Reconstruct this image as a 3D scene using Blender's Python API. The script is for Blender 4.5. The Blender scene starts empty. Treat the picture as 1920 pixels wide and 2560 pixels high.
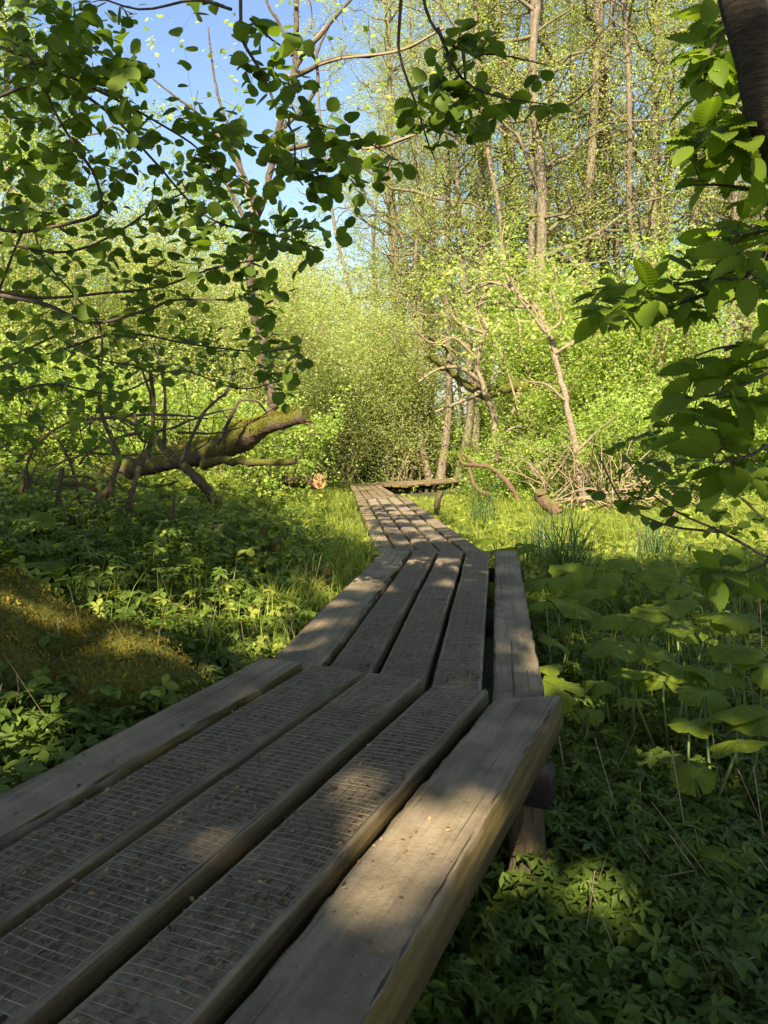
import bpy, math, random
import numpy as np
from mathutils import Matrix, Vector
SC = bpy.context.scene
COL = SC.collection
R = np.random.default_rng(7)
random.seed(7)
rad = math.radians

# ------------------------------------------------------------------ camera
CAM = np.array([0.0, 0.0, 1.45])
FPX, HZ, SLOPE, DW = 1934.0, 890.0, 0.03, 1920 / 1659
ROLL = math.atan(SLOPE)
HC = HZ * DW + (829.5 * DW - 960) * SLOPE
PITCH = math.atan((1280 - HC) * math.cos(ROLL) / FPX)
ch, sh, cp, sp = math.cos(ROLL), math.sin(ROLL), math.cos(PITCH), math.sin(PITCH)
AX = np.array([ch, -sp * sh, -cp * sh])
AY = np.array([sh, sp * ch, cp * ch])
AF = np.array([0, cp, -sp])


def ray(px, py):
    return AX * ((px * DW - 960) / FPX) + AY * (-(py * DW - 1280) / FPX) + AF


def at(px, py, d):
    """world point seen at photo position (px,py), d metres ahead"""
    r = ray(px, py)
    return CAM + r * (d / r[1])


def proj(P):
    """photo position of world points (n,3)"""
    Q = np.atleast_2d(P) - CAM
    f = Q @ AF
    return np.stack([((Q @ AX) / f * FPX + 960) / DW, (1280 - (Q @ AY) / f * FPX) / DW, f], 1)


cam = bpy.data.objects.new('camera', bpy.data.cameras.new('camera'))
COL.objects.link(cam)
SC.camera = cam
cam.data.sensor_fit = 'VERTICAL'
cam.data.sensor_height = 36
cam.data.lens = 36 * FPX / 2560
cam.data.clip_end = 600
cam.data.clip_start = 0.05
cam.matrix_world = Matrix(((AX[0], AY[0], -AF[0], CAM[0]), (AX[1], AY[1], -AF[1], CAM[1]), (AX[2], AY[2], -AF[2], CAM[2]), (0, 0, 0, 1)))

# ------------------------------------------------------------------ light
SUN_EL, SUN_AZ = rad(40), math.atan2(-0.17, -0.98)
S = np.array([math.cos(SUN_EL) * math.sin(SUN_AZ), math.cos(SUN_EL) * math.cos(SUN_AZ), math.sin(SUN_EL)])
w = bpy.data.worlds.new('World')
SC.world = w
w.use_nodes = True
nt = w.node_tree
sky = nt.nodes.new('ShaderNodeTexSky')
sky.sky_type = 'NISHITA'
sky.sun_disc = False
sky.sun_elevation = SUN_EL
sky.sun_rotation = SUN_AZ
sky.air_density = 1.0
sky.dust_density = 1.2
sky.ozone_density = 1.6
nt.links.new(sky.outputs[0], nt.nodes['Background'].inputs[0])
nt.nodes['Background'].inputs[1].default_value = 0.08
sl = bpy.data.lights.new('sun', 'SUN')
sl.energy = 5.0
sl.angle = rad(0.53)
sl.color = (1, 0.88, 0.66)
so = bpy.data.objects.new('sun', sl)
COL.objects.link(so)
so.rotation_euler = Vector(S).to_track_quat('Z', 'Y').to_euler()
SC.view_settings.view_transform = 'Standard'
SC.view_settings.look = 'None'
SC.view_settings.exposure = 1.72
SC.view_settings.gamma = 1
SC.cycles.max_bounces = 7
SC.cycles.diffuse_bounces = 4
SC.cycles.glossy_bounces = 2
SC.cycles.transmission_bounces = 5
SC.cycles.use_denoising = True
SC.cycles.sample_clamp_indirect = 6


# ------------------------------------------------------------------ mesh helpers
class MB:
    def __init__(s):
        s.v, s.f, s.n = [], [], 0

    def add(s, V, F):
        V = np.asarray(V, np.float32).reshape(-1, 3)
        F = np.asarray(F, np.int64)
        s.v.append(V)
        s.f.append(F + s.n)
        s.n += len(V)

    def tube(s, P, rads, k=6, cap=True, rough=0.0):
        P = np.asarray(P, float)
        m = len(P)
        rads = np.broadcast_to(np.asarray(rads, float), (m,))
        T = np.gradient(P, axis=0)
        T /= np.linalg.norm(T, axis=1)[:, None] + 1e-9
        a = np.array([0.0, 0, 1]) if abs(T[0, 2]) < .9 else np.array([1.0, 0, 0])
        U = np.cross(T[0], a); U /= np.linalg.norm(U)
        ang = np.arange(k) * 2 * math.pi / k
        rings = []
        for i in range(m):
            U = U - T[i] * (U @ T[i]); U /= np.linalg.norm(U) + 1e-9
            W = np.cross(T[i], U)
            rr = rads[i] * (1 + (R.uniform(-rough, rough, k) if rough else 0))
            rings.append(P[i] + (np.cos(ang) * rr)[:, None] * U + (np.sin(ang) * rr)[:, None] * W)
        V = np.concatenate(rings)
        i = np.arange(m - 1)[:, None] * k
        j = np.arange(k)[None]
        j2 = (j + 1) % k
        F = np.stack([i + j, i + j2, i + k + j2, i + k + j], -1).reshape(-1, 4)
        s.add(V, F)
        if cap:
            for ring, rev in ((0, True), (m - 1, False)):
                c = P[ring]
                vv = np.concatenate([rings[ring], [c]])
                jj = np.arange(k)
                ff = np.stack([jj, (jj + 1) % k, np.full(k, k)], 1)
                if rev: ff = ff[:, ::-1]
                s.add(vv, ff)

    def leaves(s, pos, axis, nor, size, tmpl):
        TV, TF = tmpl
        pos = np.asarray(pos, float); n = len(pos)
        if n == 0: return
        y = axis / (np.linalg.norm(axis, axis=1)[:, None] + 1e-9)
        z = nor - y * (nor * y).sum(1)[:, None]
        z /= np.linalg.norm(z, axis=1)[:, None] + 1e-9
        x = np.cross(y, z)
        size = np.broadcast_to(np.asarray(size, float), (n,))
        V = pos[:, None] + size[:, None, None] * (x[:, None] * TV[None, :, 0:1] + y[:, None] * TV[None, :, 1:2] + z[:, None] * TV[None, :, 2:3])
        F = TF[None] + (np.arange(n) * len(TV))[:, None, None]
        s.add(V.reshape(-1, 3), F.reshape(-1, TF.shape[1]))

    def mesh(s, name, mat, smooth=True):
        me = bpy.data.meshes.new(name)
        V = np.concatenate(s.v)
        tot = np.concatenate([np.full(len(f), f.shape[1], np.int32) for f in s.f])
        lp = np.concatenate([f.reshape(-1) for f in s.f]).astype(np.int32)
        me.vertices.add(len(V)); me.vertices.foreach_set('co', V.reshape(-1))
        me.loops.add(len(lp)); me.loops.foreach_set('vertex_index', lp)
        me.polygons.add(len(tot))
        me.polygons.foreach_set('loop_start', np.concatenate([[0], np.cumsum(tot)[:-1]]).astype(np.int32))
        me.polygons.foreach_set('loop_total', tot)
        if smooth: me.polygons.foreach_set('use_smooth', np.ones(len(tot), bool))
        me.update(calc_edges=True)
        me.materials.append(mat)
        return me

    def build(s, name, mat, parent=None, smooth=True, loc=None):
        if loc is not None:
            s.v = [v - np.asarray(loc, np.float32) for v in s.v]
        return link(name, s.mesh(name, mat, smooth), parent)


def link(name, me, parent=None):
    o = bpy.data.objects.new(name, me)
    COL.objects.link(o)
    if parent: o.parent = parent
    return o


def tag(o, label=None, cat=None, group=None, kind=None):
    if label: o['label'] = label
    if cat: o['category'] = cat
    if group: o['group'] = group
    if kind: o['kind'] = kind
    return o


def thing(name, label, cat, loc=(0, 0, 0), group=None, rz=0, sc=1):
    o = bpy.data.objects.new(name, None)
    COL.objects.link(o)
    o.empty_display_size = .1
    o.location = loc; o.rotation_euler = (0, 0, rz); o.scale = (sc,) * 3
    return tag(o, label, cat, group)


def smooth_path(P, n):
    """Catmull-Rom through P, n points"""
    P = np.asarray(P, float)
    if len(P) == 2: P = np.array([P[0], (P[0] + P[1]) / 2, P[1]])
    Q = np.concatenate([[2 * P[0] - P[1]], P, [2 * P[-1] - P[-2]]])
    t = np.linspace(0, len(P) - 1 - 1e-6, n)
    i = t.astype(int); f = (t - i)[:, None]
    a, b, c, d = Q[i], Q[i + 1], Q[i + 2], Q[i + 3]
    return .5 * (2 * b + (c - a) * f + (2 * a - 5 * b + 4 * c - d) * f ** 2 + (3 * b - a - 3 * c + d) * f ** 3)


def noise2(x, y, seed=0, sc=1.0):
    """cheap smooth value noise -1..1"""
    rr = np.random.default_rng(seed)
    o = np.zeros_like(np.asarray(x, float))
    for k in range(7):
        a = rr.uniform(0, 2 * math.pi); f = sc * rr.uniform(.5, 2.2); p = rr.uniform(0, 6.28)
        o = o + np.sin((x * math.cos(a) + y * math.sin(a)) * f + p + 1.3 * np.sin((y * math.cos(a) - x * math.sin(a)) * f * .7 + p * 2))
    return o / 4.0


# ------------------------------------------------------------------ materials
def newmat(name):
    m = bpy.data.materials.new(name)
    m.use_nodes = True
    n = m.node_tree
    return m, n, n.nodes['Principled BSDF'], n.nodes['Material Output']


def N(n, t, **k):
    x = n.nodes.new(t)
    for a, b in k.items():
        if a.startswith('i_'):
            x.inputs[a[2:].replace('_', ' ')].default_value = b
        else: setattr(x, a, b)
    return x


def ramp(n, src, stops):
    r = n.nodes.new('ShaderNodeValToRGB')
    e = r.color_ramp.elements
    while len(e) < len(stops): e.new(.5)
    for k, (p, c) in enumerate(stops):
        e[k].position = p; e[k].color = (*c, 1)
    n.links.new(src, r.inputs[0])
    return r.outputs[0]


def leaf_mat(name, c1, c2, c3=None, trans=.42, rough=.45, spec=.35, tcol=1.35):
    m, n, b, out = newmat(name)
    g = n.nodes.new('ShaderNodeNewGeometry')
    col = ramp(n, g.outputs['Random Per Island'], [(0, c1), (.55, c2), (1, c3 or c2)])
    tn = N(n, 'ShaderNodeTexNoise', i_Scale=9.0, i_Detail=2.0)
    tc = n.nodes.new('ShaderNodeTexCoord')
    n.links.new(tc.outputs['Object'], tn.inputs['Vector'])
    hs = n.nodes.new('ShaderNodeHueSaturation')
    mp = N(n, 'ShaderNodeMapRange'); mp.inputs[1].default_value = .3; mp.inputs[2].default_value = .7; mp.inputs[3].default_value = .8; mp.inputs[4].default_value = 1.2
    n.links.new(tn.outputs[0], mp.inputs[0]); n.links.new(mp.outputs[0], hs.inputs['Value'])
    n.links.new(col, hs.inputs['Color'])
    n.links.new(hs.outputs[0], b.inputs['Base Color'])
    b.inputs['Roughness'].default_value = rough
    b.inputs['Specular IOR Level'].default_value = spec
    t = n.nodes.new('ShaderNodeBsdfTranslucent')
    mx = N(n, 'ShaderNodeMix', data_type='RGBA', blend_type='MULTIPLY'); mx.inputs[0].default_value = 1
    n.links.new(hs.outputs[0], mx.inputs[6]); mx.inputs[7].default_value = (tcol, tcol * .98, tcol * .45, 1)
    n.links.new(mx.outputs[2], t.inputs[0])
    ms = n.nodes.new('ShaderNodeMixShader'); ms.inputs[0].default_value = trans
    n.links.new(b.outputs[0], ms.inputs[1]); n.links.new(t.outputs[0], ms.inputs[2])
    n.links.new(ms.outputs[0], out.inputs[0])
    return m


def bark_mat(name, c1, c2, moss=None, moss_amt=.5, sc=(6, 6, 1.2), bump=.5):
    m, n, b, out = newmat(name)
    tc = n.nodes.new('ShaderNodeTexCoord')
    mp = n.nodes.new('ShaderNodeMapping'); mp.inputs['Scale'].default_value = sc
    n.links.new(tc.outputs['Object'], mp.inputs[0])
    a = N(n, 'ShaderNodeTexNoise', i_Scale=4.0, i_Detail=8.0, i_Roughness=.65)
    n.links.new(mp.outputs[0], a.inputs['Vector'])
    col = ramp(n, a.outputs[0], [(.3, c1), (.62, c2), (.8, tuple(min(1, x * 1.4) for x in c2))])
    if moss:
        g = n.nodes.new('ShaderNodeNewGeometry')
        sx = n.nodes.new('ShaderNodeSeparateXYZ'); n.links.new(g.outputs['Normal'], sx.inputs[0])
        q = N(n, 'ShaderNodeTexNoise', i_Scale=3.5, i_Detail=4.0)
        n.links.new(tc.outputs['Object'], q.inputs['Vector'])
        ad = N(n, 'ShaderNodeMath', operation='MULTIPLY_ADD'); ad.inputs[1].default_value = .35
        n.links.new(sx.outputs[2], ad.inputs[0]); n.links.new(q.outputs[0], ad.inputs[2])
        f = ramp(n, ad.outputs[0], [(.72 - moss_amt * .5, (0, 0, 0)), (.85 - moss_amt * .4, (1, 1, 1))])
        q2 = N(n, 'ShaderNodeTexNoise', i_Scale=60.0, i_Detail=3.0)
        n.links.new(tc.outputs['Object'], q2.inputs['Vector'])
        mc = ramp(n, q2.outputs[0], [(.3, tuple(x * .5 for x in moss)), (.7, tuple(x * 1.3 for x in moss))])
        mx = N(n, 'ShaderNodeMix', data_type='RGBA')
        n.links.new(f, mx.inputs[0]); n.links.new(col, mx.inputs[6]); n.links.new(mc, mx.inputs[7])
        col = mx.outputs[2]
    n.links.new(col, b.inputs['Base Color'])
    b.inputs['Roughness'].default_value = .9
    b.inputs['Specular IOR Level'].default_value = .15
    bp = N(n, 'ShaderNodeBump'); bp.inputs['Strength'].default_value = bump; bp.inputs['Distance'].default_value = .02
    n.links.new(a.outputs[0], bp.inputs['Height']); n.links.new(bp.outputs[0], b.inputs['Normal'])
    return m


def wood_mat(name, dark, light, side, dirt=.0, gx=38.0):
    """weathered plank: grain along local y; sides carry algae"""
    m, n, b, out = newmat(name)
    tc = n.nodes.new('ShaderNodeTexCoord')
    oi = n.nodes.new('ShaderNodeObjectInfo')
    va = N(n, 'ShaderNodeVectorMath', operation='MULTIPLY_ADD')
    cx = n.nodes.new('ShaderNodeCombineXYZ')
    for i in range(3): n.links.new(oi.outputs['Random'], cx.inputs[i])
    n.links.new(cx.outputs[0], va.inputs[0]); va.inputs[1].default_value = (11, 17, 5)
    n.links.new(tc.outputs['Object'], va.inputs[2])
    P = va.outputs[0]
    mp = n.nodes.new('ShaderNodeMapping'); mp.inputs['Scale'].default_value = (gx, 1.6, gx)
    n.links.new(P, mp.inputs[0])
    gr = N(n, 'ShaderNodeTexNoise', i_Scale=1.0, i_Detail=8.0, i_Roughness=.62, i_Distortion=.5)
    n.links.new(mp.outputs[0], gr.inputs['Vector'])
    col = ramp(n, gr.outputs[0], [(.28, dark), (.5, tuple((a + c) / 2 for a, c in zip(dark, light))), (.72, light)])
    # large stains
    st = N(n, 'ShaderNodeTexNoise', i_Scale=3.2, i_Detail=6.0, i_Roughness=.6)
    n.links.new(P, st.inputs['Vector'])
    sf = ramp(n, st.outputs[0], [(.36, (.5, .5, .46)), (.55, (1, 1, 1)), (.72, (1.25, 1.22, 1.1))])
    mu = N(n, 'ShaderNodeMix', data_type='RGBA', blend_type='MULTIPLY'); mu.inputs[0].default_value = 1
    n.links.new(col, mu.inputs[6]); n.links.new(sf, mu.inputs[7])
    col = mu.outputs[2]
    # drying cracks along the grain
    cm = n.nodes.new('ShaderNodeMapping'); cm.inputs['Scale'].default_value = (gx * 2.4, .9, gx * 2.4)
    n.links.new(P, cm.inputs[0])
    ck = N(n, 'ShaderNodeTexNoise', i_Scale=1.0, i_Detail=3.0, i_Roughness=.5, i_Distortion=.3)
    n.links.new(cm.outputs[0], ck.inputs['Vector'])
    cf = ramp(n, ck.outputs[0], [(.3, (.25, .23, .2)), (.36, (1, 1, 1))])
    mu2 = N(n, 'ShaderNodeMix', data_type='RGBA', blend_type='MULTIPLY'); mu2.inputs[0].default_value = 1
    n.links.new(col, mu2.inputs[6]); n.links.new(cf, mu2.inputs[7])
    col = mu2.outputs[2]
    # green-grey algae blotches
    ag = N(n, 'ShaderNodeTexNoise', i_Scale=5.5, i_Detail=7.0, i_Roughness=.72)
    n.links.new(P, ag.inputs['Vector'])
    af = ramp(n, ag.outputs[0], [(.52, (0, 0, 0)), (.66, (.55, .55, .55))])
    ma = N(n, 'ShaderNodeMix', data_type='RGBA'); n.links.new(af, ma.inputs[0]); n.links.new(col, ma.inputs[6]); ma.inputs[7].default_value = (.12, .105, .058, 1)
    col = ma.outputs[2]
    # crumbs / fine dirt
    dn = N(n, 'ShaderNodeTexNoise', i_Scale=55.0, i_Detail=5.0, i_Roughness=.75)
    n.links.new(P, dn.inputs['Vector'])
    dc = ramp(n, dn.outputs[0], [(.38, (.04, .028, .016)), (.5, (.135, .1, .06)), (.7, (.29, .22, .135))])
    dm = N(n, 'ShaderNodeTexNoise', i_Scale=7.0, i_Detail=5.0, i_Roughness=.7)
    n.links.new(P, dm.inputs['Vector'])
    df = ramp(n, dm.outputs[0], [(.62 - dirt * .35, (0, 0, 0)), (.82 - dirt * .3, (.85, .85, .85))])
    mx = N(n, 'ShaderNodeMix', data_type='RGBA')
    at_ = N(n, 'ShaderNodeAttribute', attribute_name='tread')
    dm_ = N(n, 'ShaderNodeMix', data_type='RGBA', blend_type='MULTIPLY'); dm_.inputs[0].default_value = 1
    n.links.new(df, dm_.inputs[6]); n.links.new(at_.outputs['Fac'], dm_.inputs[7])
    n.links.new(dm_.outputs[2], mx.inputs[0]); n.links.new(col, mx.inputs[6]); n.links.new(dc, mx.inputs[7])
    col = mx.outputs[2]
    # sides
    sx = n.nodes.new('ShaderNodeSeparateXYZ'); n.links.new(tc.outputs['Normal'], sx.inputs[0])
    sfac = ramp(n, sx.outputs[2], [(.35, (1, 1, 1)), (.75, (0, 0, 0))])
    sc_ = ramp(n, gr.outputs[0], [(.3, tuple(x * .5 for x in side)), (.7, tuple(x * 1.3 for x in side))])
    m2 = N(n, 'ShaderNodeMix', data_type='RGBA')
    n.links.new(sfac, m2.inputs[0]); n.links.new(col, m2.inputs[6]); n.links.new(sc_, m2.inputs[7])
    n.links.new(m2.outputs[2], b.inputs['Base Color'])
    b.inputs['Roughness'].default_value = .8
    b.inputs['Specular IOR Level'].default_value = .25
    hm = N(n, 'ShaderNodeMath', operation='ADD')
    n.links.new(gr.outputs[0], hm.inputs[0]); n.links.new(dn.outputs[0], hm.inputs[1])
    bp = N(n, 'ShaderNodeBump'); bp.inputs['Strength'].default_value = .8; bp.inputs['Distance'].default_value = .006
    n.links.new(hm.outputs[0], bp.inputs['Height']); n.links.new(bp.outputs[0], b.inputs['Normal'])
    return m


def plain_mat(name, c, rough=.7, metal=0, var=.3, sc=20):
    m, n, b, out = newmat(name)
    tc = n.nodes.new('ShaderNodeTexCoord')
    q = N(n, 'ShaderNodeTexNoise', i_Scale=float(sc), i_Detail=4.0)
    n.links.new(tc.outputs['Object'], q.inputs['Vector'])
    col = ramp(n, q.outputs[0], [(.3, tuple(x * (1 - var) for x in c)), (.7, tuple(min(1, x * (1 + var)) for x in c))])
    n.links.new(col, b.inputs['Base Color'])
    b.inputs['Roughness'].default_value = rough; b.inputs['Metallic'].default_value = metal
    return m


M_plank = wood_mat('weathered plank', (.155, .116, .072), (.28, .218, .14), (.13, .092, .028), 0.12)
M_inner = wood_mat('trodden plank', (.14, .105, .064), (.31, .235, .145), (.17, .12, .05), .9)
M_beam = wood_mat('dark beam', (.035, .025, .016), (.1, .075, .05), (.018, .012, .008), .1)  # dark wood, sides and ends set darker than the top
M_wire = plain_mat('galvanised wire', (.215, .178, .122), .6, .25)
M_hazel = leaf_mat('hazel leaf', (.075, .125, .016), (.115, .18, .02), (.17, .24, .03), .54, .5, .2)
M_horn = leaf_mat('hornbeam leaf', (.12, .19, .015), (.165, .245, .022), (.22, .3, .034), .6, .5, .2)
M_butter = leaf_mat('butterbur leaf', (.11, .17, .02), (.17, .23, .02), (.24, .29, .03), .58, .5, .2)
nb = M_butter.node_tree
pb = nb.nodes['Principled BSDF']; src = pb.inputs['Base Color'].links[0].from_socket
va_ = N(nb, 'ShaderNodeAttribute', attribute_name='vein')
vr = ramp(nb, va_.outputs['Fac'], [(.45, (0, 0, 0)), (.95, (.75, .75, .75))])
vm = N(nb, 'ShaderNodeMix', data_type='RGBA'); nb.links.new(vr, vm.inputs[0]); nb.links.new(src, vm.inputs[6]); vm.inputs[7].default_value = (.36, .42, .14, 1)
nb.links.new(vm.outputs[2], pb.inputs['Base Color'])
bn = N(nb, 'ShaderNodeTexNoise', i_Scale=38.0, i_Detail=3.0)
tcb = nb.nodes.new('ShaderNodeTexCoord'); nb.links.new(tcb.outputs['Object'], bn.inputs['Vector'])
bb = N(nb, 'ShaderNodeBump'); bb.inputs['Strength'].default_value = .6; bb.inputs['Distance'].default_value = .012
nb.links.new(bn.outputs[0], bb.inputs['Height']); nb.links.new(bb.outputs[0], pb.inputs['Normal'])
M_elder = leaf_mat('ground elder leaf', (.075, .12, .018), (.105, .16, .025), (.15, .205, .034), .42, .55, .2)
M_grass = leaf_mat('grass', (.2, .26, .04), (.28, .33, .05), (.36, .38, .075), .52, .5, .2)
M_sedge = leaf_mat('sedge', (.05, .1, .025), (.08, .14, .035), (.11, .17, .05), .35, .4, .4)
M_alder = leaf_mat('alder leaf', (.3, .37, .1), (.41, .46, .14), (.53, .53, .22), .6, .5, .3)
M_alder2 = leaf_mat('young alder leaf', (.25, .34, .075), (.34, .43, .1), (.47, .5, .16), .58, .5, .3)
M_shrub = leaf_mat('shrub leaf', (.23, .34, .06), (.32, .43, .085), (.45, .51, .14), .58, .5, .3)
M_willow = leaf_mat('willow leaf', (.3, .38, .13), (.39, .46, .17), (.5, .54, .23), .58, .5, .3)
M_canopy = leaf_mat('beech leaf', (.035, .08, .015), (.05, .1, .02), (.06, .12, .025), .2, .5, .25)
M_trunk = bark_mat('alder bark', (.07, .054, .04), (.2, .16, .115), (.12, .13, .03), .2, (5, 5, 1.5))
M_trunk2 = bark_mat('brown alder bark', (.06, .046, .034), (.19, .145, .105), (.12, .13, .03), .15, (5, 5, 1.5))
M_twig = bark_mat('twig bark', (.035, .026, .018), (.1, .075, .055), None, 0, (20, 20, 20), .2)
M_shadebark = bark_mat('shade-darkened bark', (.035, .027, .019), (.12, .092, .062), (.1, .1, .02), .12, (6, 6, 8), .5)  # shade put into the bark colour of the log's upright stem
M_pale = bark_mat('pale twig bark', (.14, .1, .06), (.32, .24, .15), None, 0, (20, 20, 20), .2)
M_birch = bark_mat('grey birch bark', (.09, .07, .045), (.27, .21, .14), (.12, .13, .03), .1, (4, 4, 9), .4)
M_moss = bark_mat('mossy bark', (.05, .035, .022), (.13, .095, .06), (.085, .085, .014), .85, (5, 5, 5), .8)
M_mossbr = bark_mat('mossy branch', (.04, .028, .016), (.12, .085, .05), (.07, .07, .014), .35, (8, 8, 8), .6)
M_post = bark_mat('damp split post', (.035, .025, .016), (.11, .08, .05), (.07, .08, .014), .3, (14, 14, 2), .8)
M_brown = bark_mat('brown dead wood', (.045, .028, .016), (.15, .095, .055), (.12, .12, .03), .1, (10, 10, 10), .5)
M_cut = plain_mat('sawn wood end', (.5, .26, .1), .7, 0, .35, 14)
M_dark = bark_mat('hornbeam bark', (.03, .023, .016), (.085, .066, .047), None, 0, (9, 9, 40), .9)
M_litter = leaf_mat('dead leaf', (.07, .04, .02), (.16, .1, .05), (.28, .2, .11), .1, .8, .2, 1)
M_stem = plain_mat('green stem', (.13, .18, .05), .5, 0, .25, 8)

M_mossleaf = leaf_mat('moss', (.13, .1, .014), (.2, .16, .022), (.27, .21, .035), .25, .8, .1)

# ------------------------------------------------------------------ leaf templates
def tmpl_strip(ws, ts, fold=.18, droop=.15, serr=0.0, corr=0.0, petiole=0.0):
    """leaf of unit length: half widths ws at stations ts; fold up at the edges; corr = pleats"""
    V, F = [], []
    for i, (w_, t) in enumerate(zip(ws, ts)):
        z = -droop * t * t
        k = (1 + serr * (1 if i % 2 else -1)) if 0 < i < len(ws) - 1 else 1
        zc = corr * (1 if i % 2 else -1)
        V += [(-w_ * k, t + .06 * (w_ > .1), z + fold * w_ + zc), (0, t, z), (w_ * k, t + .06 * (w_ > .1), z + fold * w_ + zc)]
    for i in range(len(ws) - 1):
        a = i * 3
        F += [(a, a + 1, a + 4, a + 3), (a + 1, a + 2, a + 5, a + 4)]
    V = np.array(V, float); V[:, 1] += petiole
    return V, np.array(F)


ts = np.linspace(0, 1, 11)
tz = np.linspace(0, 1, 17)
T_hazel = tmpl_strip(np.interp(tz, ts, [.1, .32, .43, .48, .51, .51, .49, .43, .31, .14, .005]), tz, .14, .14, .065, .004, .12)
wz = np.interp(tz, ts, [.1, .32, .43, .48, .51, .51, .49, .43, .31, .14, .005])
T_HZ = [T_hazel, T_hazel, tmpl_strip(wz * .84, tz, .42, .3, .07, .004, .14), tmpl_strip(wz * .95, tz, -.16, .34, .06, .006, .1), tmpl_strip(wz * .76, tz, .2, -.12, .08, .004, .16)]
T_hazel_s = tmpl_strip([.08, .36, .46, .42, .2, .005], [0, .15, .4, .7, .92, 1.02], .2, .15, 0, 0, .1)
tsh = np.linspace(0, 1, 21)
T_horn = tmpl_strip([max(.004, .3 * (math.sin(math.pi * min(1, t ** .78)) ** .8) * (1 - .18 * t)) if 0 < t < 1 else .004 for t in tsh], tsh, .25, .16, .018, .02, .06)
T_dia = (np.array([(0, 0, 0), (.3, .5, .06), (0, 1, -.05), (-.3, .5, .06)], float), np.array([(0, 1, 2, 3)]))
T_will = (np.array([(0, 0, 0), (.17, .45, .03), (0, 1, -.08), (-.17, .45, .03)], float), np.array([(0, 1, 2, 3)]))
T_beech = tmpl_strip([.02, .34, .3, .01], [0, .35, .7, 1], .1, .1)
T_flake = tmpl_strip([.05, .3, .25, .02], [0, .35, .7, 1], .5, -.3)


def merge_t(parts):
    V, F, n = [], [], 0
    for v, f in parts:
        V.append(v); F.append(f + n); n += len(v)
    return np.concatenate(V), np.concatenate(F)


def leaflet(ang, ln, wd, base=(0, 0, 0), lobes=True):
    ts_ = [0, .18, .32, .5, .62, .8, 1]
    ws_ = [.03, .55, .42, 1.0, .62, .5, .02] if lobes else [.03, .6, .9, 1.0, .85, .5, .02]
    v, f = tmpl_strip([wd * k for k in ws_], [t * ln for t in ts_], .25, .22 / ln)
    c, s = math.cos(ang), math.sin(ang)
    v = np.stack([v[:, 0] * c + v[:, 1] * s, -v[:, 0] * s + v[:, 1] * c, v[:, 2]], 1) + np.array(base)
    return v, f


T_elder = merge_t([leaflet(0, 1, .2), leaflet(1.1, .8, .17), leaflet(-1.1, .8, .17), leaflet(2.0, .62, .14), leaflet(-2.0, .62, .14)])
T_elder3 = merge_t([leaflet(0, 1, .3, lobes=False), leaflet(1.5, .85, .26, lobes=False), leaflet(-1.5, .85, .26, lobes=False)])


def cross_lit(n):  # random unit vectors
    v = R.normal(size=(n, 3))
    return v / np.linalg.norm(v, axis=1)[:, None]


# ------------------------------------------------------------------ terrain
DY = np.array([-8, 1.2, 2.7, 6.1, 12.9, 14, 22.5, 28, 60, 300.])
DZ = np.array([.6, .55, .5, .36, .02, -.06, -.58, -.6, -.6, -.4])
XY = np.array([-8, 1.2, 2.55, 6.1, 12.9, 22.5, 300.])
XC = np.array([-4.6, -.6, .03, .53, -.05, -.6, -.6])


def sstep(x, a, b):
    t = np.clip((x - a) / (b - a), 0, 1)
    return t * t * (3 - 2 * t)


def ground(x, y):
    x = np.asarray(x, float); y = np.asarray(y, float)
    dz = np.interp(y, DY, DZ); s = x - np.interp(y, XY, XC)
    far = sstep(y, 14, 24)
    left = -.2 - .12 * far + (.19 * np.clip(-s - .65, 0, 3.5)) * (1 - .75 * far)
    right = -.52 + .1 * sstep(y, 5, 10) + .03 * np.clip(s - .6, 0, 8) * far
    k = sstep(s, -.75, .3)
    k = k * (1 - .0 * far)
    z = dz + left * (1 - k) + right * k
    return z + .045 * noise2(x, y, 3, 1.6) + .02 * noise2(x, y, 5, 5) + .35 * sstep(y, 30, 60) * np.abs(noise2(x, y, 9, .08))


M_ground, n, b, out = newmat('woodland soil')
tc = n.nodes.new('ShaderNodeTexCoord')
q = N(n, 'ShaderNodeTexNoise', i_Scale=3.0, i_Detail=8.0, i_Roughness=.7)
n.links.new(tc.outputs['Object'], q.inputs['Vector'])
q2 = N(n, 'ShaderNodeTexNoise', i_Scale=45.0, i_Detail=5.0, i_Roughness=.7)
n.links.new(tc.outputs['Object'], q2.inputs['Vector'])
c1 = ramp(n, q2.outputs[0], [(.3, (.016, .012, .007)), (.5, (.05, .036, .02)), (.66, (.11, .08, .045)), (.8, (.2, .15, .09))])
c2 = ramp(n, q2.outputs[0], [(.3, (.012, .02, .005)), (.6, (.05, .075, .014)), (.8, (.1, .12, .03))])
f = ramp(n, q.outputs[0], [(.42, (0, 0, 0)), (.56, (1, 1, 1))])
mx = N(n, 'ShaderNodeMix', data_type='RGBA')
n.links.new(f, mx.inputs[0]); n.links.new(c1, mx.inputs[6]); n.links.new(c2, mx.inputs[7])
n.links.new(mx.outputs[2], b.inputs['Base Color'])
b.inputs['Roughness'].default_value = .95
bp = N(n, 'ShaderNodeBump'); bp.inputs['Strength'].default_value = .8; bp.inputs['Distance'].default_value = .03
n.links.new(q2.outputs[0], bp.inputs['Height']); n.links.new(bp.outputs[0], b.inputs['Normal'])
gx = np.concatenate([np.linspace(-200, -14, 14), np.linspace(-12, 12, 161), np.linspace(14, 200, 14)])
gy = np.concatenate([np.linspace(-120, -6, 10), np.linspace(-4, 26, 201), np.linspace(28, 300, 26)])
GX, GY = np.meshgrid(gx, gy)
mb = MB()
nx, ny = len(gx), len(gy)
i = np.arange(ny - 1)[:, None] * nx; j = np.arange(nx - 1)[None]
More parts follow.
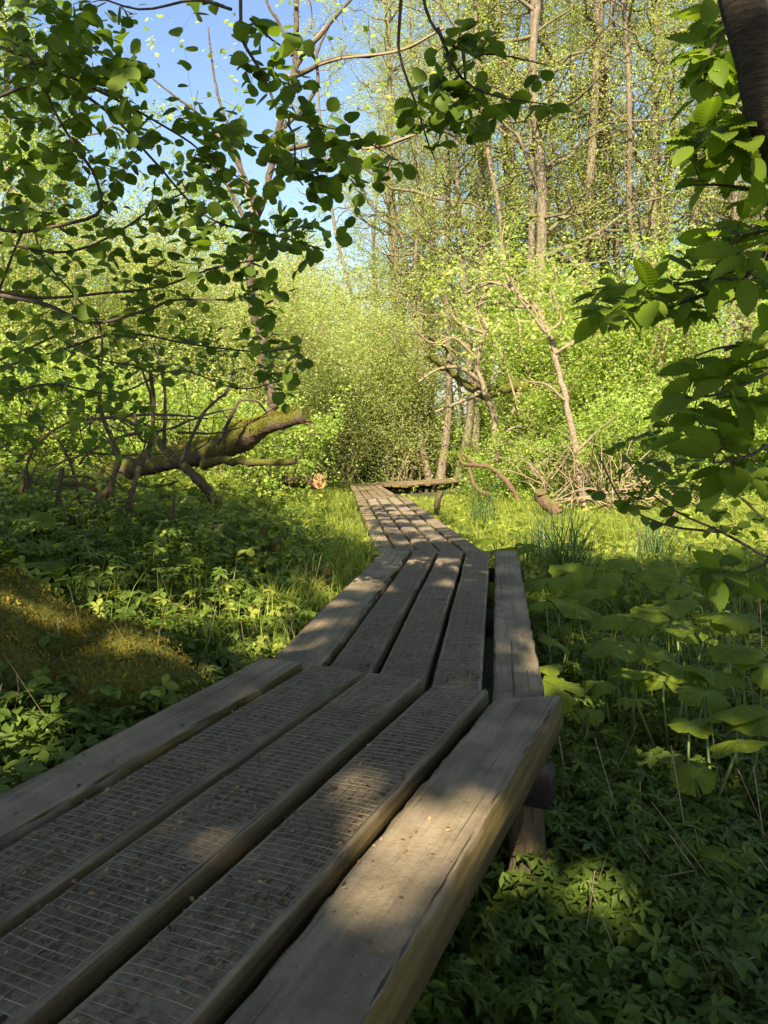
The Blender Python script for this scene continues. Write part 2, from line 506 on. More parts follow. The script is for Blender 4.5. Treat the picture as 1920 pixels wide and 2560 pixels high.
mb.add(np.stack([GX, GY, ground(GX, GY)], -1).reshape(-1, 3), np.stack([i + j, i + j + 1, i + nx + j + 1, i + nx + j], -1).reshape(-1, 4))
tag(mb.build('ground', M_ground), kind='structure')

# ------------------------------------------------------------------ boardwalk
def inter(a, b, c, d):
    a, b, c, d = map(lambda v: np.array(v, float), (a, b, c, d)); r = b - a; s = d - c
    t = ((c - a)[0] * s[1] - (c - a)[1] * s[0]) / (r[0] * s[1] - r[1] * s[0])
    return a + r * t


def zz(a, b): return ((800 + a / 2.765) / DW, (1100 + b / 2.765) / DW)


SEC = [((0, 1683), (560, 1425), (829, 2139), (1213, 1503)),
       ((605, 1430), (841, 1187), (1174, 1496), (1117, 1190)),
       (zz(400, 790), zz(245, 400), zz(1110, 757), zz(600, 393)),
       (zz(250, 398), zz(200, 297), zz(545, 390), zz(390, 297))]
VPS = [inter((0, 1815), (650, 1437), *SEC[0][2:])] + [inter(*s) for s in SEC[1:]]
FR = []
P0 = None
for s_, vp in zip(SEC, VPS):
    d = ray(*vp); d /= np.linalg.norm(d)
    a = np.array([d[1], -d[0], 0]); a /= np.linalg.norm(a)
    nn = np.cross(a, d)
    if P0 is None:
        r_ = ray(*s_[2]); P0 = CAM + r_ * (-.9 / r_[2])

    def hit(q_, P0=P0, nn=nn):
        r_ = ray(*q_); return CAM + r_ * (((P0 - CAM) @ nn) / (r_ @ nn))
    q_ = [hit(v) for v in s_]
    O = P0.copy()
    uv = [((p - O) @ a, (p - O) @ d) for p in q_]
    FR.append(dict(O=O, a=a, d=d, n=nn, uv=uv, hit=hit))
    P0 = (q_[1] + q_[3]) / 2 - np.array([0, 0, .045])


def uvof(k, px):
    F_ = FR[k]; p = F_['hit'](px) - F_['O']
    return p @ F_['a'], p @ F_['d']


def plank(mat, u0, u1, v0a, v0b, v1a, v1b, th, parent, seed, z0=0.0, chip=.004):
    """plank between u0,u1 (across) running from v0 to v1 (ends may be cut at an angle), top at z0"""
    rr = np.random.default_rng(seed)
    bv = .004
    ring = [(0, -th), (0, -th * .5), (0, -bv), (bv * .6, -bv * .3), (bv * 1.6, 0), (.055, 0), (.085, 0), (.3, 0), (.5, 0), (.7, 0), (.915, 0), (.945, 0), (1 - bv * 1.6, 0), (1 - bv * .6, -bv * .3), (1, -bv), (1, -th * .5), (1, -th), (.5, -th)]
    W_ = u1 - u0
    L = max(v1a - v0a, v1b - v0b)
    m = max(4, int(L / .05))
    V = []
    wob = rr.normal(0, 1, (2, 6))
    for i in range(m + 1):
        t = i / m
        for (cu, cz) in ring:
            if cu in (bv * .6, bv * 1.6): uu = u0 + cu
            elif cu in (1 - bv * .6, 1 - bv * 1.6): uu = u1 - (1 - cu)
            else: uu = u0 + cu * W_
            k = (uu - u0) / W_
            v = (v0a + (v0b - v0a) * k) * (1 - t) + (v1a + (v1b - v1a) * k) * t
            dz = .003 * math.sin(v * 2.1 + wob[0, 0]) * (1 if cz > -th * .9 else 0) + .002 * math.sin(v * 5 + wob[0, 1])
            du = .001 * math.sin(v * 3.3 + wob[1, 0])
            edge = cz < 0 and cz > -.02 or cu in (bv * 1.6, 1 - bv * 1.6)
            if edge:
                c = abs(rr.normal(0, chip))
                if rr.random() < .06: c += chip * 3
                dz -= c * .7; du += c * (.6 if cu < .5 else -.8)
            V.append((uu + du, v, z0 + cz + dz))
    k = len(ring)
    mb = MB()
    V = np.array(V)
    i = np.arange(m)[:, None] * k; j = np.arange(k)[None]; j2 = (j + 1) % k
    mb.add(V, np.stack([i + j, i + k + j, i + k + j2, i + j2], -1).reshape(-1, 4))
    for off, rev in ((0, 0), (m * k, 1)):
        c = V[off:off + k].mean(0)
        jj = np.arange(k); ff = np.stack([jj, (jj + 1) % k, np.full(k, k)], 1)
        mb.add(np.concatenate([V[off:off + k], [c]]), ff if not rev else ff[:, ::-1])
    o = mb.build('plank', mat, parent, smooth=False)
    n_all = len(o.data.vertices)
    tr_ = np.ones(n_all, np.float32)
    if mat == M_inner:
        cu_ = np.array([c for c, z in ring]); zz0 = np.array([z for c, z in ring])
        tr_[:(m + 1) * k] = np.tile(((cu_ > .07) & (cu_ < .93) & (zz0 > -1e-6)).astype(np.float32), m + 1)
    at_ = o.data.attributes.new('tread', 'FLOAT', 'POINT'); at_.data.foreach_set('value', tr_)
    return o


def bars(P, Q, r):
    """thin square bars from P to Q (n,3) as V,F"""
    P = np.asarray(P, float); Q = np.asarray(Q, float)
    D = Q - P; D /= np.linalg.norm(D, axis=1)[:, None]
    Z = np.array([0, 0, 1.0]); X = np.cross(D, Z); X /= np.linalg.norm(X, axis=1)[:, None]
    c = [X * r + Z * 0, Z[None] * r + X * 0, -X * r, -Z[None] * r + X * 0]
    V = np.stack([P + c[0], P + c[1], P + c[2], P + c[3], Q + c[0], Q + c[1], Q + c[2], Q + c[3]], 1)
    F = np.array([(0, 1, 5, 4), (1, 2, 6, 5), (2, 3, 7, 6), (3, 0, 4, 7)])
    return V.reshape(-1, 3), (F[None] + (np.arange(len(P)) * 8)[:, None, None]).reshape(-1, 4)


def wire(par, u0, u1, v0a, v0b, v1a, v1b, seed, du=.03, dv=.0225, r=.0011, z=.006):
    rr = np.random.default_rng(seed)
    mb = MB()
    e = .011
    W_ = u1 - u0
    # cross wires, gently bowed, in 4 pieces
    vs = np.arange(min(v0a, v0b) + .02, max(v1a, v1b) - .015, dv)
    us = np.linspace(u0 + e, u1 - e, 6)
    bow = rr.normal(0, .0022, len(vs)) + .0025 * np.sin(vs * 3 + seed)
    skew = .004 * np.sin(vs * 1.3 + seed * 2)
    zz_ = z + np.abs(rr.normal(0, .0016, len(vs)))
    for i in range(5):
        k0, k1 = (us[i] - u0) / W_, (us[i + 1] - u0) / W_
        A = np.stack([np.full(len(vs), us[i]), vs + bow * math.sin(math.pi * k0) + skew * (k0 - .5), zz_ - .002 * (i == 0)], 1)
        B = np.stack([np.full(len(vs), us[i + 1]), vs + bow * math.sin(math.pi * k1) + skew * (k1 - .5), zz_ - .002 * (i == 4)], 1)
        ok = (A[:, 1] > v0a + (v0b - v0a) * k0 + .005) & (A[:, 1] < v1a + (v1b - v1a) * k1 - .004)
        if ok.any(): mb.add(*bars(A[ok], B[ok], r))
    for u in np.arange(u0 + e, u1 - e + .001, (W_ - 2 * e) / round((W_ - 2 * e) / du)):
        k = (u - u0) / W_
        a, b_ = v0a + (v0b - v0a) * k + .005, v1a + (v1b - v1a) * k - .005
        vv = np.linspace(a, b_, max(3, int((b_ - a) / .11)))
        uu = u + .002 * np.sin(vv * 4 + u * 90)
        P = np.stack([uu, vv, z - .0018 + np.abs(rr.normal(0, .001, len(vv)))], 1)
        mb.add(*bars(P[:-1], P[1:], r))
    return mb.build('wire_mesh', M_wire, par, smooth=False)


def frame_empty(k, label):
    F_ = FR[k]
    o = bpy.data.objects.new('boardwalk_section', None)
    COL.objects.link(o)
    a, d, nn, O = F_['a'], F_['d'], F_['n'], F_['O']
    o.matrix_world = Matrix(((a[0], d[0], nn[0], O[0]), (a[1], d[1], nn[1], O[1]), (a[2], d[2], nn[2], O[2]), (0, 0, 0, 1)))
    return tag(o, label, 'boardwalk', 'boardwalk sections')


def section(k, label, cuts, v0, th_out, th_in, wire_on, ends=None, seed=0, supports=()):
    """cuts: five (u0,u1); v0=(left,right) near end; v1 from frame corner data"""
    root = frame_empty(k, label)
    uv = FR[k]['uv']
    (ul, vl), (ur, vr) = uv[1], uv[3]
    vn = lambda u: v0[0] + (v0[1] - v0[0]) * (u - ul) / (ur - ul)
    for i, (a, b_) in enumerate(cuts):
        if ends: e0, e1 = ends[i]
        else:
            vf = lambda u: vl + (vr - vl) * (u - ul) / (ur - ul)
            e0, e1 = vf(a), vf(b_)
        jit = R.uniform(-.02, .02)
        out_ = i in (0, 4)
        p = plank(M_plank if out_ else M_inner, a, b_, vn(a), vn(b_), e0 + jit, e1 + jit, th_out if out_ else th_in, root, seed * 10 + i, R.uniform(-.003, .003) - (0 if out_ else .004), .0055 if out_ else .0012)
        if wire_on and not out_:
            wire(p, a, b_, vn(a), vn(b_), e0 + jit, e1 + jit, seed * 10 + i, z=.003)
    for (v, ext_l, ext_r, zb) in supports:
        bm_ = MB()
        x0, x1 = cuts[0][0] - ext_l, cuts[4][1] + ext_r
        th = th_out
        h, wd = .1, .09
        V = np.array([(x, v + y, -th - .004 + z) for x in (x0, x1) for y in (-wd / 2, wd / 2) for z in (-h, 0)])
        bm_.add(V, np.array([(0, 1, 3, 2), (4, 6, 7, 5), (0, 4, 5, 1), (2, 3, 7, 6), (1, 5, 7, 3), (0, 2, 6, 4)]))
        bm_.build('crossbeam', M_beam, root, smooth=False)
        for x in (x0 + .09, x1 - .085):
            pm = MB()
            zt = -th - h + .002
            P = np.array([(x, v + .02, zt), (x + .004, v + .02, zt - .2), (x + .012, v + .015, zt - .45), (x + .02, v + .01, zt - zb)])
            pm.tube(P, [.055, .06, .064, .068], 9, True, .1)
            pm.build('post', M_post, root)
    return root


# section 1: plank lines measured at its far end
far1 = [(560, 1425), (654, 1434), (672, 1437), (778, 1453), (800, 1452), (914.8, 1465.5), (940.3, 1472.8), (1058.8, 1483.7), (1062, 1513), (1213, 1503)]
uv1 = [uvof(0, p) for p in far1]
cuts1 = [(uv1[i][0], uv1[i + 1][0]) for i in range(0, 10, 2)]
ends1 = [(uv1[i][1], uv1[i + 1][1]) for i in range(0, 10, 2)]
# keep gaps sane
g = .028
W1 = cuts1[4][1] - cuts1[0][0]
section(0, 'nearest boardwalk section with wire-meshed planks running out of the photo at the bottom', cuts1, (-2.4, -2.4), .12, .07, True, ends1, 1,
        supports=((ends1[4][1] - .28, .03, .03, .7), (-.9, .03, .0, .6)))
z3 = lambda a, b: ((700 + a / 2.37) / DW, (1350 + b / 2.37) / DW)
far2 = [z3(615, 55), z3(780, 57), z3(800, 57), z3(930, 57), z3(950, 60), z3(1088, 60), z3(1108, 62), z3(1242, 65), z3(1272, 64), z3(1408, 62)]
uv2 = [uvof(1, p) for p in far2]
cuts2 = [(uv2[i][0], uv2[i + 1][0]) for i in range(0, 10, 2)]
ends2 = [(uv2[i][1], uv2[i + 1][1]) for i in range(0, 10, 2)]
nv = lambda k, a, b_: (uvof(k, a)[1] - .12, uvof(k, b_)[1] - .12)
section(1, 'second boardwalk section, shaded meshed planks with dark gaps and butterbur growing along its right edge', cuts2, nv(1, (605, 1440), (1170, 1500)), .11, .07, True, ends2, 2,
        supports=((1.6, .03, .03, .6), (ends2[2][0] - .2, .03, .04, .6)))
far3 = [zz(245, 400), zz(325, 398), zz(330, 398), zz(403, 396), zz(407, 396), zz(480, 394), zz(485, 394), zz(558, 393), zz(565, 393), zz(600 + 18, 392)]
uv3 = [uvof(2, p) for p in far3]
W3 = FR[2]['uv'][3][0] - FR[2]['uv'][1][0]


def even(u0, u1, gap):
    w_ = (u1 - u0 - 4 * gap) / 5
    return [(u0 + i * (w_ + gap), u0 + i * (w_ + gap) + w_) for i in range(5)]


section(2, 'third boardwalk section, dappled with sun, angling back to the left through tall grass', even(FR[2]['uv'][1][0], FR[2]['uv'][3][0], .024), nv(2, zz(400, 790), zz(1110, 760)), .1, .07, True, None, 3,
        supports=((1.5, .02, .02, .5), (FR[2]['uv'][3][1] - .3, .02, .02, .5)))
section(3, 'short pale boardwalk section lying in full sunlight', even(FR[3]['uv'][1][0], FR[3]['uv'][3][0], .024), nv(3, zz(250, 398), zz(545, 390)), .1, .08, False, None, 4,
        supports=((1.2, .02, .02, .5), (FR[3]['uv'][3][1] - .4, .02, .02, .5)))


def far_section(label, A, B, wd, seed, gap=.02):
    A, B = np.array(A, float), np.array(B, float)
    d = B - A; L = np.linalg.norm(d); d /= L
    a = np.array([d[1], -d[0], 0]); a /= np.linalg.norm(a)
    FR.append(dict(O=A, a=a, d=d, n=np.cross(a, d), uv=[(-wd / 2, 0), (-wd / 2, L), (wd / 2, 0), (wd / 2, L)], hit=None))
    section(len(FR) - 1, label, even(-wd / 2, wd / 2, gap), (0, 0), .07, .065, False, None, seed, supports=tuple((v, .02, .02, .4) for v in np.linspace(.25, L - .25, max(2, int(L / .9)))))


far_section('boardwalk section turning right behind the sunlit planks, on a stout post', at(836, 1046, 22.4), at(890, 1040, 23.4), 1.5, 5, .05)
far_section('weathered boardwalk section crossing to the right towards the alder trunks', at(888, 1043, 22.9), at(1050, 1030, 27), 1.3, 6, .06)
far_section('farthest boardwalk section, dark planks turning back left among the alder trunks', at(1035, 1024, 27.6), at(950, 1013, 30.5), 1.4, 7, .05)

# debris on the planks
mb = MB()
for k, cuts, v1, nn_ in ((0, cuts1, 3.6, 1500), (1, cuts2, 3.9, 800), (2, even(FR[2]['uv'][1][0], FR[2]['uv'][3][0], .02), 7, 240)):
    F_ = FR[k]
    cu = R.integers(0, 5, nn_); cu = np.where((cu == 0) | (cu == 4), np.where(R.random(nn_) < .8, R.integers(1, 4, nn_), cu), cu)
    lo = np.array([c[0] for c in cuts])[cu]; hi = np.array([c[1] for c in cuts])[cu]
    u = lo + .01 + (hi - lo - .02) * R.random(nn_)
    v = R.uniform(-1.0 if k == 0 else 0, 1.7 if k == 0 else v1, nn_)
    # clumps
    cl = R.random(nn_) < .55
    cen = R.uniform(-.6, 1.6 if k == 0 else v1, 9)
    v = np.where(cl, cen[R.integers(0, 9, nn_)] + R.normal(0, .07, nn_), v)
    vm = F_['uv'][1][1] - .12 if k else 1.15
    v = np.where(v > vm, R.uniform(-.8 if k == 0 else .05, vm, nn_), v)
    P = F_['O'] + u[:, None] * F_['a'] + v[:, None] * F_['d'] + F_['n'] * (.004 + .004 * R.random(nn_))[:, None]
    ax = F_['a'] * R.normal(size=(nn_, 1)) + F_['d'] * R.normal(size=(nn_, 1))
    nr = F_['n'] + .35 * R.normal(size=(nn_, 3))
    big = R.random(nn_)
    nr = F_['n'] + .35 * R.normal(size=(nn_, 3))
    mb.leaves(P, ax, nr, np.where(big < .985, R.uniform(.005, .015, nn_), R.uniform(.018, .03, nn_)), T_flake)
tag(mb.build('leaf_litter', M_litter), kind='stuff')


# ------------------------------------------------------------------ branching plants in the foreground
def grow(base, attr, r_tip=.0016, r_per=.0035, droop=.1):
    """base: list of (pts, radii). attr: (n,3). returns tubes list and the twig tips with direction"""
    nodes = np.concatenate([p for p, r in base]); nr = np.concatenate([np.broadcast_to(r, len(p)) for p, r in base])
    tubes = [(p, np.broadcast_to(r, len(p))) for p, r in base]
    left = np.ones(len(attr), bool)
    dist = np.full(len(attr), 1e9); near = np.zeros(len(attr), int)
    def upd(P, off):
        d = np.linalg.norm(attr[:, None] - P[None], axis=2)
        k = d.argmin(1); dm = d[np.arange(len(attr)), k]
        b_ = dm < dist
        dist[b_] = dm[b_]; near[b_] = k[b_] + off
    upd(nodes, 0)
    twigs = []
    while left.any():
        i = np.where(left, dist, 1e9).argmin()
        left[i] = False
        p0, p1 = nodes[near[i]], attr[i]
        L = np.linalg.norm(p1 - p0)
        if L < .02: continue
        m = max(4, int(L / .06) + 2)
        t = np.linspace(0, 1, m)[:, None]
        mid = (p0 + p1) / 2 + np.array([0, 0, droop * L]) + R.normal(0, .06 * L, 3)
        P = (1 - t) ** 2 * p0 + 2 * t * (1 - t) * mid + t ** 2 * p1
        P[1:-1] += R.normal(0, .012 * L, (m - 2, 3)) * .6
        r0 = min(nr[near[i]] * .8, r_tip + r_per * L)
        rr = np.linspace(r0, min(r_tip, r0), m)
        tubes.append((P, rr)); twigs.append(P)
        upd(P, len(nodes))
        nodes = np.concatenate([nodes, P]); nr = np.concatenate([nr, rr])
    return tubes, twigs


def in_poly(x, y, poly):
    P = np.array(poly, float); c = np.zeros(len(x), bool)
    j = len(P) - 1
    for i in range(len(P)):
        a = (P[i, 1] > y) != (P[j, 1] > y)
        xx = (P[j, 0] - P[i, 0]) * (y - P[i, 1]) / (P[j, 1] - P[i, 1] + 1e-9) + P[i, 0]
        c ^= a & (x < xx); j = i
    return c


def sample_poly(poly, n, d0, d1, seed):
    rr = np.random.default_rng(seed)
    P = np.array(poly, float); lo, hi = P.min(0), P.max(0)
    o = []
    while len(o) < n:
        q = rr.uniform(lo, hi, (n * 4, 2))
        o += list(q[in_poly(q[:, 0], q[:, 1], poly)])
    return np.array([at(x, y, rr.uniform(d0, d1)) for x, y in o[:n]])


def twig_leaves(mb, twigs, tmpl, k0, k1, s0, s1, tilt, gap=.045, side=.9, up=(0, -.3, 1), dz=-.22):
    pos, ax, no, sz = [], [], [], []
    for P in twigs:
        k = R.integers(k0, k1 + 1)
        seg = np.linalg.norm(np.diff(P, axis=0), axis=1); cum = np.concatenate([[0], np.cumsum(seg)])
        L = cum[-1]
        for q in range(k):
            s_ = L - q * gap * R.uniform(.8, 1.3)
            if s_ < 0:
                if q >= k0: break
                s_ = R.uniform(0, L)
            i = min(len(seg) - 1, np.searchsorted(cum, s_, 'right') - 1)
            f_ = (s_ - cum[i]) / (seg[i] + 1e-9)
            p = P[i] * (1 - f_) + P[i + 1] * f_
            d = P[i + 1] - P[i]; d /= np.linalg.norm(d) + 1e-9
            sd = np.cross(d, (0, 0, 1)); sd /= np.linalg.norm(sd) + 1e-9
            sgn = 1 if q % 2 else -1
            a = d * (.55 if q else 1.3) + sd * sgn * side * (1 if q else .1) + np.array([0, 0, dz]) + R.normal(0, .22, 3)
            nrm = np.array(up, float) + R.normal(0, tilt, 3)
            pos.append(p); ax.append(a); no.append(nrm)
            sz.append(R.uniform(s0, s1) * (.75 if q == 0 else 1))
    pos, ax, no, sz = map(np.array, (pos, ax, no, sz))
    tl_ = tmpl if isinstance(tmpl, list) else [tmpl]
    pick = R.integers(0, len(tl_), len(pos))
    for k, t_ in enumerate(tl_):
        q = pick == k
        mb.leaves(pos[q], ax[q], no[q], sz[q], t_)


def tubes_mesh(tubes, name, mat, parent, k=5, thick=.0, split=None):
    mb = MB()
    for P, r in tubes:
        mb.tube(P, r, k if r[0] < .012 else 8, False)
    return mb.build(name, mat, parent)


def pxpath(pts, n=None):
    P = np.array([at(*p) for p in pts])
    L = np.linalg.norm(np.diff(P, axis=0), axis=1).sum()
    return smooth_path(P, n or max(6, int(L / .05)))


def taper(P, a, b_): return np.linspace(a, b_, len(P))


# --- hazel on the left
hz = thing('hazel_shrub', 'large hazel shrub with dark round leaves arching over the path from the left edge', 'shrub', (-2.7, 3.4, float(ground(-2.7, 3.4))))
HB = []
def addb(pts, r0, r1, pre=None):
    P = pxpath(pts)
    if pre is not None:
        Q = np.array(list(pre) + [P[0]]); P = np.concatenate([smooth_path(Q, 14)[:-1], P])
    HB.append((P, taper(P, r0, r1)))
base = np.array([-2.7, 3.4, float(ground(-2.7, 3.4))])
addb([(0, 638, 3.5), (100, 658, 3.5), (200, 698, 3.5), (320, 668, 3.4), (380, 648, 3.4), (500, 648, 3.3)], .014, .004, [base, base + (.15, 0, .6), base + (.5, .05, 1.1)])
addb([(0, 630, 3.7), (100, 643, 3.7), (225, 633, 3.7), (350, 618, 3.6), (450, 583, 3.5), (560, 560, 3.4)], .011, .003, [base, base + (.1, .1, .7), base + (.45, .2, 1.25)])
addb([(-30, 700, 3.9), (60, 480, 3.9), (90, 553, 3.8), (165, 643, 3.6), (215, 703, 3.5), (220, 793, 3.5), (215, 873, 3.45), (190, 930, 3.4)], .008, .003, [base, base + (.2, .3, 1.)])
addb([(0, 495, 3.2), (50, 500, 3.15), (150, 482, 3.1), (217, 455, 3.1), (205, 380, 3.1), (165, 320, 3.1), (115, 235, 3.1), (70, 130, 3.1), (0, 70, 3.1)], .011, .004, [base, base + (.1, -.15, .9), base + (.6, -.25, 1.7)])
addb([(-20, 90, 3.3), (65, 130, 3.2), (140, 160, 3.2), (210, 195, 3.2), (280, 230, 3.2), (400, 300, 3.2), (450, 340, 3.2), (540, 400, 3.2)], .01, .003, [base, base + (-.1, -.1, 1.6), base + (.3, -.15, 2.7)])
addb([(-20, 520, 3.4), (130, 545, 3.35), (240, 510, 3.3), (330, 450, 3.3), (400, 415, 3.2)], .009, .003, [base, base + (.3, -.05, 1.3)])
addb([(-20, 215, 3.6), (110, 176, 3.5), (230, 240, 3.4), (330, 345, 3.4), (450, 470, 3.3), (600, 510, 3.3), (700, 540, 3.2)], .01, .003, [base, base + (-.05, .1, 1.5), base + (.35, .1, 2.4)])
addb([(120, 725, 3.9), (200, 773, 3.8), (300, 793, 3.8), (350, 830, 3.8), (355, 873, 3.8)], .007, .003, [base, base + (.3, .4, .8)])
addb([(-20, 800, 4.2), (120, 760, 4.2), (260, 720, 4.1), (420, 745, 4), (560, 760, 4), (640, 750, 3.9)], .01, .003, [base, base + (.05, .5, .7)])
addb([(-20, 870, 4.4), (100, 830, 4.4), (250, 850, 4.4), (380, 800, 4.4), (520, 840, 4.3), (640, 810, 4.2)], .009, .003, [base, base + (.05, .5, .5)])
addb([(520, -60, 2.95), (520, 60, 2.9), (530, 100, 2.9), (570, 165, 2.9), (600, 240, 2.9), (635, 290, 2.9), (637, 370, 2.9), (655, 400, 2.9)], .011, .003,
     [base, base + (-.2, -.3, 2.2), base + (.4, -.45, 3.4), base + (1.2, -.5, 3.6)])
addb([(600, 240, 2.9), (690, 270, 2.85), (760, 290, 2.85), (850, 340, 2.8)], .005, .002)
addb([(540, 40, 2.9), (580, 80, 2.9), (620, 105, 2.9), (680, 110, 2.9)], .005, .002)
addb([(500, 20, 2.95), (420, 0, 3.0), (300, 20, 3.1), (180, -20, 3.2)], .006, .003)
RG = [
    ([(0, 60), (140, 60), (330, 150), (300, 260), (420, 300), (560, 430), (640, 400), (760, 480), (790, 540), (690, 600), (620, 680), (560, 700), (480, 640), (330, 730), (150, 760), (0, 780)], 310, 2.9, 4.6),
    ([(0, 60), (200, 90), (330, 230), (480, 350), (520, 480), (420, 560), (200, 560), (0, 500)], 85, 2.8, 3.5),
    ([(0, 0), (270, 0), (300, 110), (340, 170), (200, 200), (0, 120)], 85, 2.8, 3.8),
    ([(510, 20), (620, 60), (700, 120), (690, 210), (780, 260), (890, 350), (890, 390), (800, 400), (740, 360), (620, 400), (560, 330), (480, 300), (540, 200)], 64, 2.6, 3.1),
    ([(395, 150), (480, 130), (490, 200), (430, 230)], 5, 3.0, 3.2), ([(330, 170), (480, 230), (560, 330), (420, 300)], 24, 3.0, 3.6), ([(290, 0), (480, 0), (470, 60), (330, 110)], 7, 3.0, 3.6), ([(300, 250), (520, 300), (640, 500), (560, 640), (300, 640)], 40, 3.0, 4.0), ([(560, 280), (760, 300), (880, 380), (780, 470), (600, 430)], 26, 2.8, 3.4),
    ([(0, 760), (330, 720), (600, 680), (650, 750), (620, 860), (400, 800), (200, 900), (0, 960)], 130, 3.4, 5.4),
    ([(610, 745), (735, 740), (735, 765), (660, 870), (600, 870)], 6, 3.4, 3.9),
    ([(0, 880), (330, 860), (340, 960), (200, 1040), (0, 1060)], 30, 4.0, 5.4),
]
A = np.concatenate([sample_poly(p, n_, a_, b_, 40 + i) for i, (p, n_, a_, b_) in enumerate(RG)])
# a patch of open sky between the leaves
pp = proj(A)
hole = in_poly(pp[:, 0], pp[:, 1], [(310, 40), (500, 30), (520, 130), (480, 220), (400, 240), (340, 180)]) & (R.random(len(A)) < .8)
hole |= in_poly(pp[:, 0], pp[:, 1], [(80, 400), (270, 330), (330, 420), (300, 470), (120, 520)]) & (R.random(len(A)) < .6)
A = A[~hole]
tubes, twigs = grow(HB, A)
stems = [t for t in tubes[:len(HB)]]
hl = thing_loc = hz.location
def sub(tubes, loc):
    return [(P - np.array(loc), r) for P, r in tubes]
tubes_mesh(sub(tubes, hl), 'stem', M_twig, hz, 5)
mb = MB(); twig_leaves(mb, twigs, T_HZ, 3, 8, .038, .078, .5, .052)
mb.build('crown', M_hazel, hz, loc=hl)

# --- spray hanging into the top of the picture from a limb overhead
ov_base = np.array([1.9, -2.6, float(ground(1.9, -2.6))])
ov = thing('linden_tree', 'overhanging tree whose leafy spray hangs down at top centre, left of the alders', 'tree', ov_base)
HB = []
tr = smooth_path([ov_base, ov_base + (.1, .1, 2), ov_base + (-.1, .3, 4.5), ov_base + (-.2, .4, 8)], 30)
limb = smooth_path([ov_base + (-.08, .25, 4), ov_base + (-.6, 2, 4.4), np.array([.75, 2.2, 4.2]), at(900, -150, 2.8)], 30)
HB.append((limb, taper(limb, .05, .012)))
for pts in ([(900, -150, 2.8), (915, 0, 2.8), (945, 70, 2.8), (1000, 110, 2.75), (1090, 120, 2.7), (1180, 140, 2.7)], [(945, 60, 2.8), (990, 160, 2.8), (1060, 205, 2.75), (1180, 225, 2.7)],
            [(880, -150, 2.9), (862, 60, 2.85), (866, 130, 2.85), (900, 230, 2.85), (925, 310, 2.85), (940, 345, 2.85)], [(1000, 110, 2.75), (1005, 170, 2.75), (1000, 260, 2.75)]):
    P = pxpath(pts); HB.append((P, taper(P, .007, .002)))
A = np.concatenate([sample_poly([(890, 200), (940, 60), (1000, 30), (1060, 80), (1050, 140), (1120, 170), (1160, 150), (1170, 90), (1190, 120), (1160, 180), (1130, 170), (1060, 210), (1200, 205), (1190, 240), (1120, 245), (1060, 270), (960, 310), (870, 260)], 42, 2.6, 2.95, 71),
                    sample_poly([(870, 200), (960, 150), (1010, 260), (930, 320), (880, 290)], 9, 2.7, 2.9, 72)])
tubes, twigs = grow(HB, A)
mbt = MB(); mbt.tube(tr - ov_base, np.linspace(.17, .09, 30), 10, False, .04); mbt.build('trunk', M_dark, ov)
tubes_mesh(sub(tubes, ov_base), 'branch', M_twig, ov, 5)
mb = MB(); twig_leaves(mb, twigs, T_HZ, 3, 6, .048, .08, .5, .055)
mb.build('crown', M_hazel, ov, loc=ov_base)

# --- hornbeam on the right
hb_base = np.array([2.1, 1.9, float(ground(2.1, 1.9))])
hb = thing('hornbeam_tree', 'hornbeam with leaning trunk at top right and big pleated leaves down the right edge', 'tree', hb_base)
T0 = [at(1565, -160, 1.4), at(1600, 0, 1.4), at(1640, 120, 1.4), at(1668, 240, 1.42), at(1745, 440, 1.5), at(1860, 800, 1.7), hb_base + (-.02, 0, .3), hb_base]
tr = smooth_path(T0, 50)
HB = [(tr, np.linspace(.03, .06, 50))]
def br(pts, r0=.006, r1=.0018):
    P = pxpath(pts); HB.append((P, taper(P, r0, r1)))
br([(1690, 420, 1.75), (1640, 570, 1.7), (1560, 620, 1.75), (1480, 650, 1.85), (1380, 690, 1.95), (1290, 680, 2.0), (1240, 690, 2.05)])
br([(1690, 440, 1.75), (1640, 590, 1.6), (1540, 600, 1.75), (1430, 620, 1.9)], .005)
br([(1660, 260, 1.72), (1640, 240, 1.68), (1590, 270, 1.65), (1540, 290, 1.6), (1490, 280, 1.55)], .005)
br([(1600, 30, 1.7), (1570, 60, 1.66), (1530, 120, 1.62), (1505, 190, 1.6)], .005)
br([(1700, 500, 1.76), (1640, 420, 1.6), (1560, 400, 1.55), (1490, 400, 1.5)], .005)
br([(1730, 760, 1.8), (1650, 810, 1.6), (1560, 850, 1.5), (1480, 860, 1.5)], .005)
br([(1735, 800, 1.85), (1660, 950, 1.5), (1600, 990, 1.42), (1540, 1000, 1.4)], .005)
br([(1730, 700, 1.8), (1650, 740, 1.65), (1560, 750, 1.6), (1500, 770, 1.6)], .005)
br([(1700, 480, 1.76), (1650, 500, 1.6), (1580, 510, 1.55)], .005)
br([(1735, 1050, 1.9), (1650, 1220, 1.9), (1560, 1235, 1.95), (1500, 1230, 2)], .005)
RG = [
    ([(1490, 20), (1560, 0), (1600, 120), (1630, 220), (1560, 230), (1500, 200)], 34, 1.6, 1.9),
    ([(1460, 270), (1530, 220), (1659, 230), (1659, 480), (1560, 440), (1500, 400), (1480, 340)], 44, 1.4, 1.75),
    ([(1240, 690), (1290, 610), (1400, 600), (1480, 570), (1560, 500), (1659, 480), (1659, 640), (1560, 690), (1420, 700), (1290, 690)], 70, 1.6, 2.1),
    ([(1480, 780), (1580, 740), (1659, 740), (1659, 1050), (1560, 1050), (1500, 990), (1450, 850)], 44, 1.35, 1.75),
    ([(1500, 1190), (1659, 1190), (1659, 1270), (1520, 1280)], 12, 1.9, 2.2),
    ([(1580, 400), (1659, 380), (1659, 720), (1600, 700)], 10, 1.3, 1.6),
]
